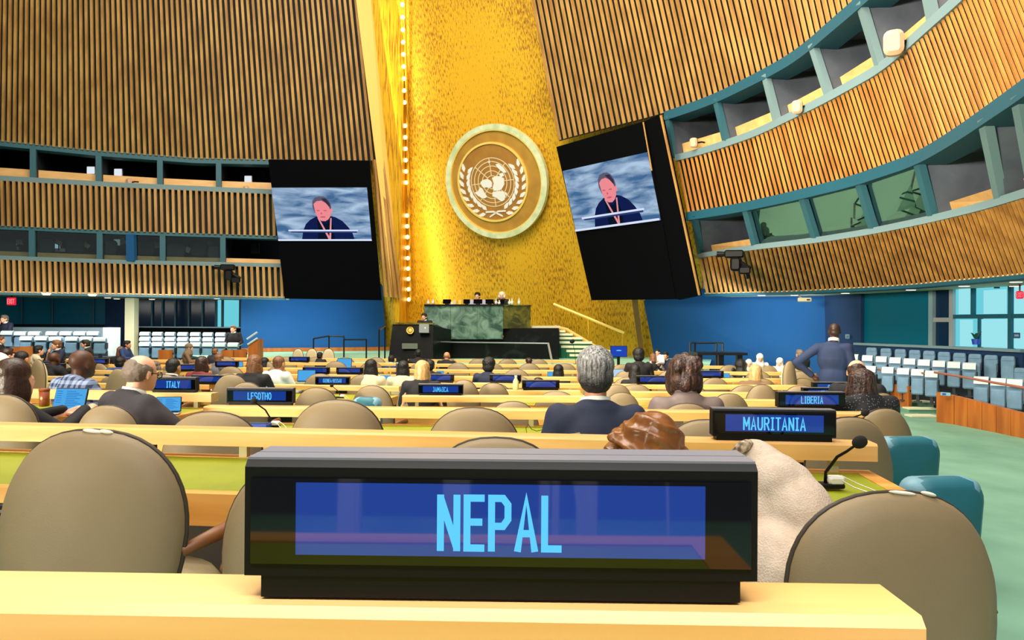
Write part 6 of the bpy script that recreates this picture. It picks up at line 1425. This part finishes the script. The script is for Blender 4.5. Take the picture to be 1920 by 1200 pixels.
for v in me.vertices:                        # pleats of the wound cloth
    q = v.co - c; w_ = q.x * 38 + q.z * 62 + 2.2 * noise.noise(q * 9) + 5 * abs(q.y)
    v.co += v.normal * (.0045 * (1 - 2 * abs(math.sin(w_))) + .005 * noise.noise(q * 26))
new('head_wrap', me, WR, t)
# bent figure in a beige coat
q0 = P(1448, 900, 1.98)
t = thing('person', (q0.x, q0.y, 0), 0, 'person in a soft beige coat bending forward beside the bronze head wrap', 'person')
zt = P(1425, 822, 2.05).z
def bp(px, py, Y): return P(px, py, Y) - t.location
m_ = MB()
for x_, y_, Y_, r_ in ((1418, 868, 2.12, .064), (1452, 905, 2.06, .085), (1490, 955, 2.02, .098), (1500, 1030, 2.0, .115), (1455, 1060, 2.0, .14), (1440, 960, 2.08, .11)): m_.ell(bp(x_, y_, Y_), (r_, r_ * 1.15, r_), seg=18, rng=12)
m_.cap(bp(1416, 866, 2.12), bp(1478, 915, 2.04), .064, .075, 16); m_.cap(bp(1478, 915, 2.04), bp(1512, 985, 2.0), .075, .08, 16); m_.cap(bp(1512, 985, 2.0), bp(1480, 1080, 1.97), .08, .15, 16); m_.cap(bp(1416, 885, 2.14), bp(1385, 1010, 2.2), .058, .07, 14)
COAT = mat('beige_fleece', (216, 198, 180), .95, rgb2=(204, 184, 166), scale=(30, 30, 30), bump=.35, bscale=220)
new('coat', blob(m_, .008, 5, 'coat', .006, 7), COAT, t)
m_ = MB(); m_.ell(bp(1368, 900, 2.2), (.07, .085, .085)); m_.cap(bp(1378, 900, 2.19), bp(1430, 930, 2.1), .05, .06); m_.cap(bp(1338, 858, 2.2), bp(1300, 856, 2.12), .02, .016)
for s_ in (-1, 1): m_.cap((s_ * .1 + .05, .0, .5), (s_ * .12 + .05, .4, .48), .08, .06); m_.cap((s_ * .12 + .05, .4, .48), (s_ * .12 + .05, .42, .06), .055, .04)
new('body', blob(m_, .01, 3, 'body'), SK['brown'], t)
m_ = MB(); m_.ell(bp(1364, 890, 2.19), (.075, .09, .068)); m_.ell(bp(1358, 878, 2.17), (.045, .055, .045)); new('hair', blob(m_, .008, 2, 'hair', .004, 30), HM['black'], t)
m_ = MB(); m_.tube([bp(1376, 852, 2.06), bp(1390, 838, 2.07), bp(1402, 834, 2.1), bp(1396, 846, 2.16)], [.012, .016, .016, .012], 8); obj('collar', m_, mat('cloth_patterned_collar', (92, 66, 44), .7, rgb2=(210, 190, 160), scale=(60, 60, 60)), t, True)

# standing figure, hand on hip
Yt = 10.6; fz = F(Yt); base = P(1562, 620, Yt)
t = thing('person', (base.x, base.y, fz), -.45, 'dark-skinned person in a navy suit standing with a hand on the hip', 'person', sc=1.0)
hz = P(1562, 621, Yt).z - fz; S = hz / 1.63
c = Vector((.02, .02, 1.63))
def SB(m_):
    for i in range(len(m_.v)): m_.v[i] = tuple(x * S for x in m_.v[i])
    return m_
m_ = MB(); head_prims(m_, c); m_.cap((.01, -.01, 1.44), (.015, .01, 1.57), .058, .056); m_.ell((0, 0, 1.25), (.17, .11, .2)); m_.ell((0, 0, 1.0), (.16, .11, .16))
arms = [((-.19, -.02, 1.40), (-.47, -.10, 1.19), (-.26, -.02, 1.0)), ((.19, -.02, 1.40), (.25, .0, 1.12), (.22, .16, .90))]
for a_, e_, w_ in arms: m_.cap(a_, e_, .048, .04); m_.cap(e_, w_, .04, .028)
for s_ in (-1, 1): m_.cap((s_ * .09, 0, .92), (s_ * .11, .02, .5), .085, .06); m_.cap((s_ * .11, .02, .5), (s_ * .12, 0, .1), .058, .04); m_.cap((s_ * .12, -.03, .05), (s_ * .13, .16, .04), .045, .035)
bm_ = blob(SB(m_), .012, 3, 'body'); h_ = MB()
for (a_, e_, w_), s_ in zip(arms, (-1, 1)):
    w_, e_ = Vector(w_) * S, Vector(e_) * S; hand_prims(h_, w_, (w_ - e_) + Vector((0, .05, -.05)), Vector((0, 1, 0)), .6, s_)
hm = blob(h_, .005, 1, 'hands'); n_ = len(bm_.vertices)
me = bpy.data.meshes.new('body'); me.from_pydata([tuple(v.co) for v in bm_.vertices] + [tuple(v.co) for v in hm.vertices], [], [tuple(p.vertices) for p in bm_.polygons] + [tuple(i + n_ for i in p.vertices) for p in hm.polygons]); me.polygons.foreach_set('use_smooth', [True] * len(me.polygons))
new('body', me, SK['dark'], t)
m_ = MB(); m_.ell((0, -.01, 1.24), (.21, .135, .22)); m_.ell((0, -.05, 1.3), (.18, .09, .16)); m_.ell((0, 0, 1.0), (.195, .14, .2)); m_.ell((.0, 0, .88), (.2, .145, .1)); m_.cap((-.18, -.02, 1.4), (.18, -.02, 1.4), .07, .07); m_.ell((0, -.02, 1.45), (.12, .075, .05))
for a_, e_, w_ in arms: m_.cap(a_, e_, .07, .058); m_.cap(e_, Vector(e_).lerp(Vector(w_), .92), .056, .044)
new('jacket', blob(SB(m_), .013, 4, 'jacket', .008, 8), CL['navyb'] if False else clothm('navy_slate', (38, 54, 92), rgb2=(30, 44, 78), scale=(4, 4, 4)), t)
m_ = MB()
for s_ in (-1, 1): m_.cap((s_ * .09, 0, .9), (s_ * .11, .02, .5), .105, .08); m_.cap((s_ * .11, .02, .5), (s_ * .12, 0, .09), .08, .07)
new('trousers', blob(SB(m_), .016, 3, 'trousers'), CL['navy'], t)
m_ = MB(); m_.ell(c + Vector((0, -.025, .035)), (.0785, .088, .078)); m_.ell(c + Vector((0, -.05, -.01)), (.072, .055, .06)); new('hair', blob(SB(m_), .009, 2, 'hair'), HM['shaved'], t)
o = new('collar', COLLAR, CL['white'], t, True); o.scale = (S, S, S * .8); o.location = (.01 * S, -.02 * S, (1.50 - 1.06 * .8) * S)
for s_ in (-1, 1): o = new('eye', me_eye, None, t); o.location = (c + Vector((s_ * .03, .086, -.008))) * S
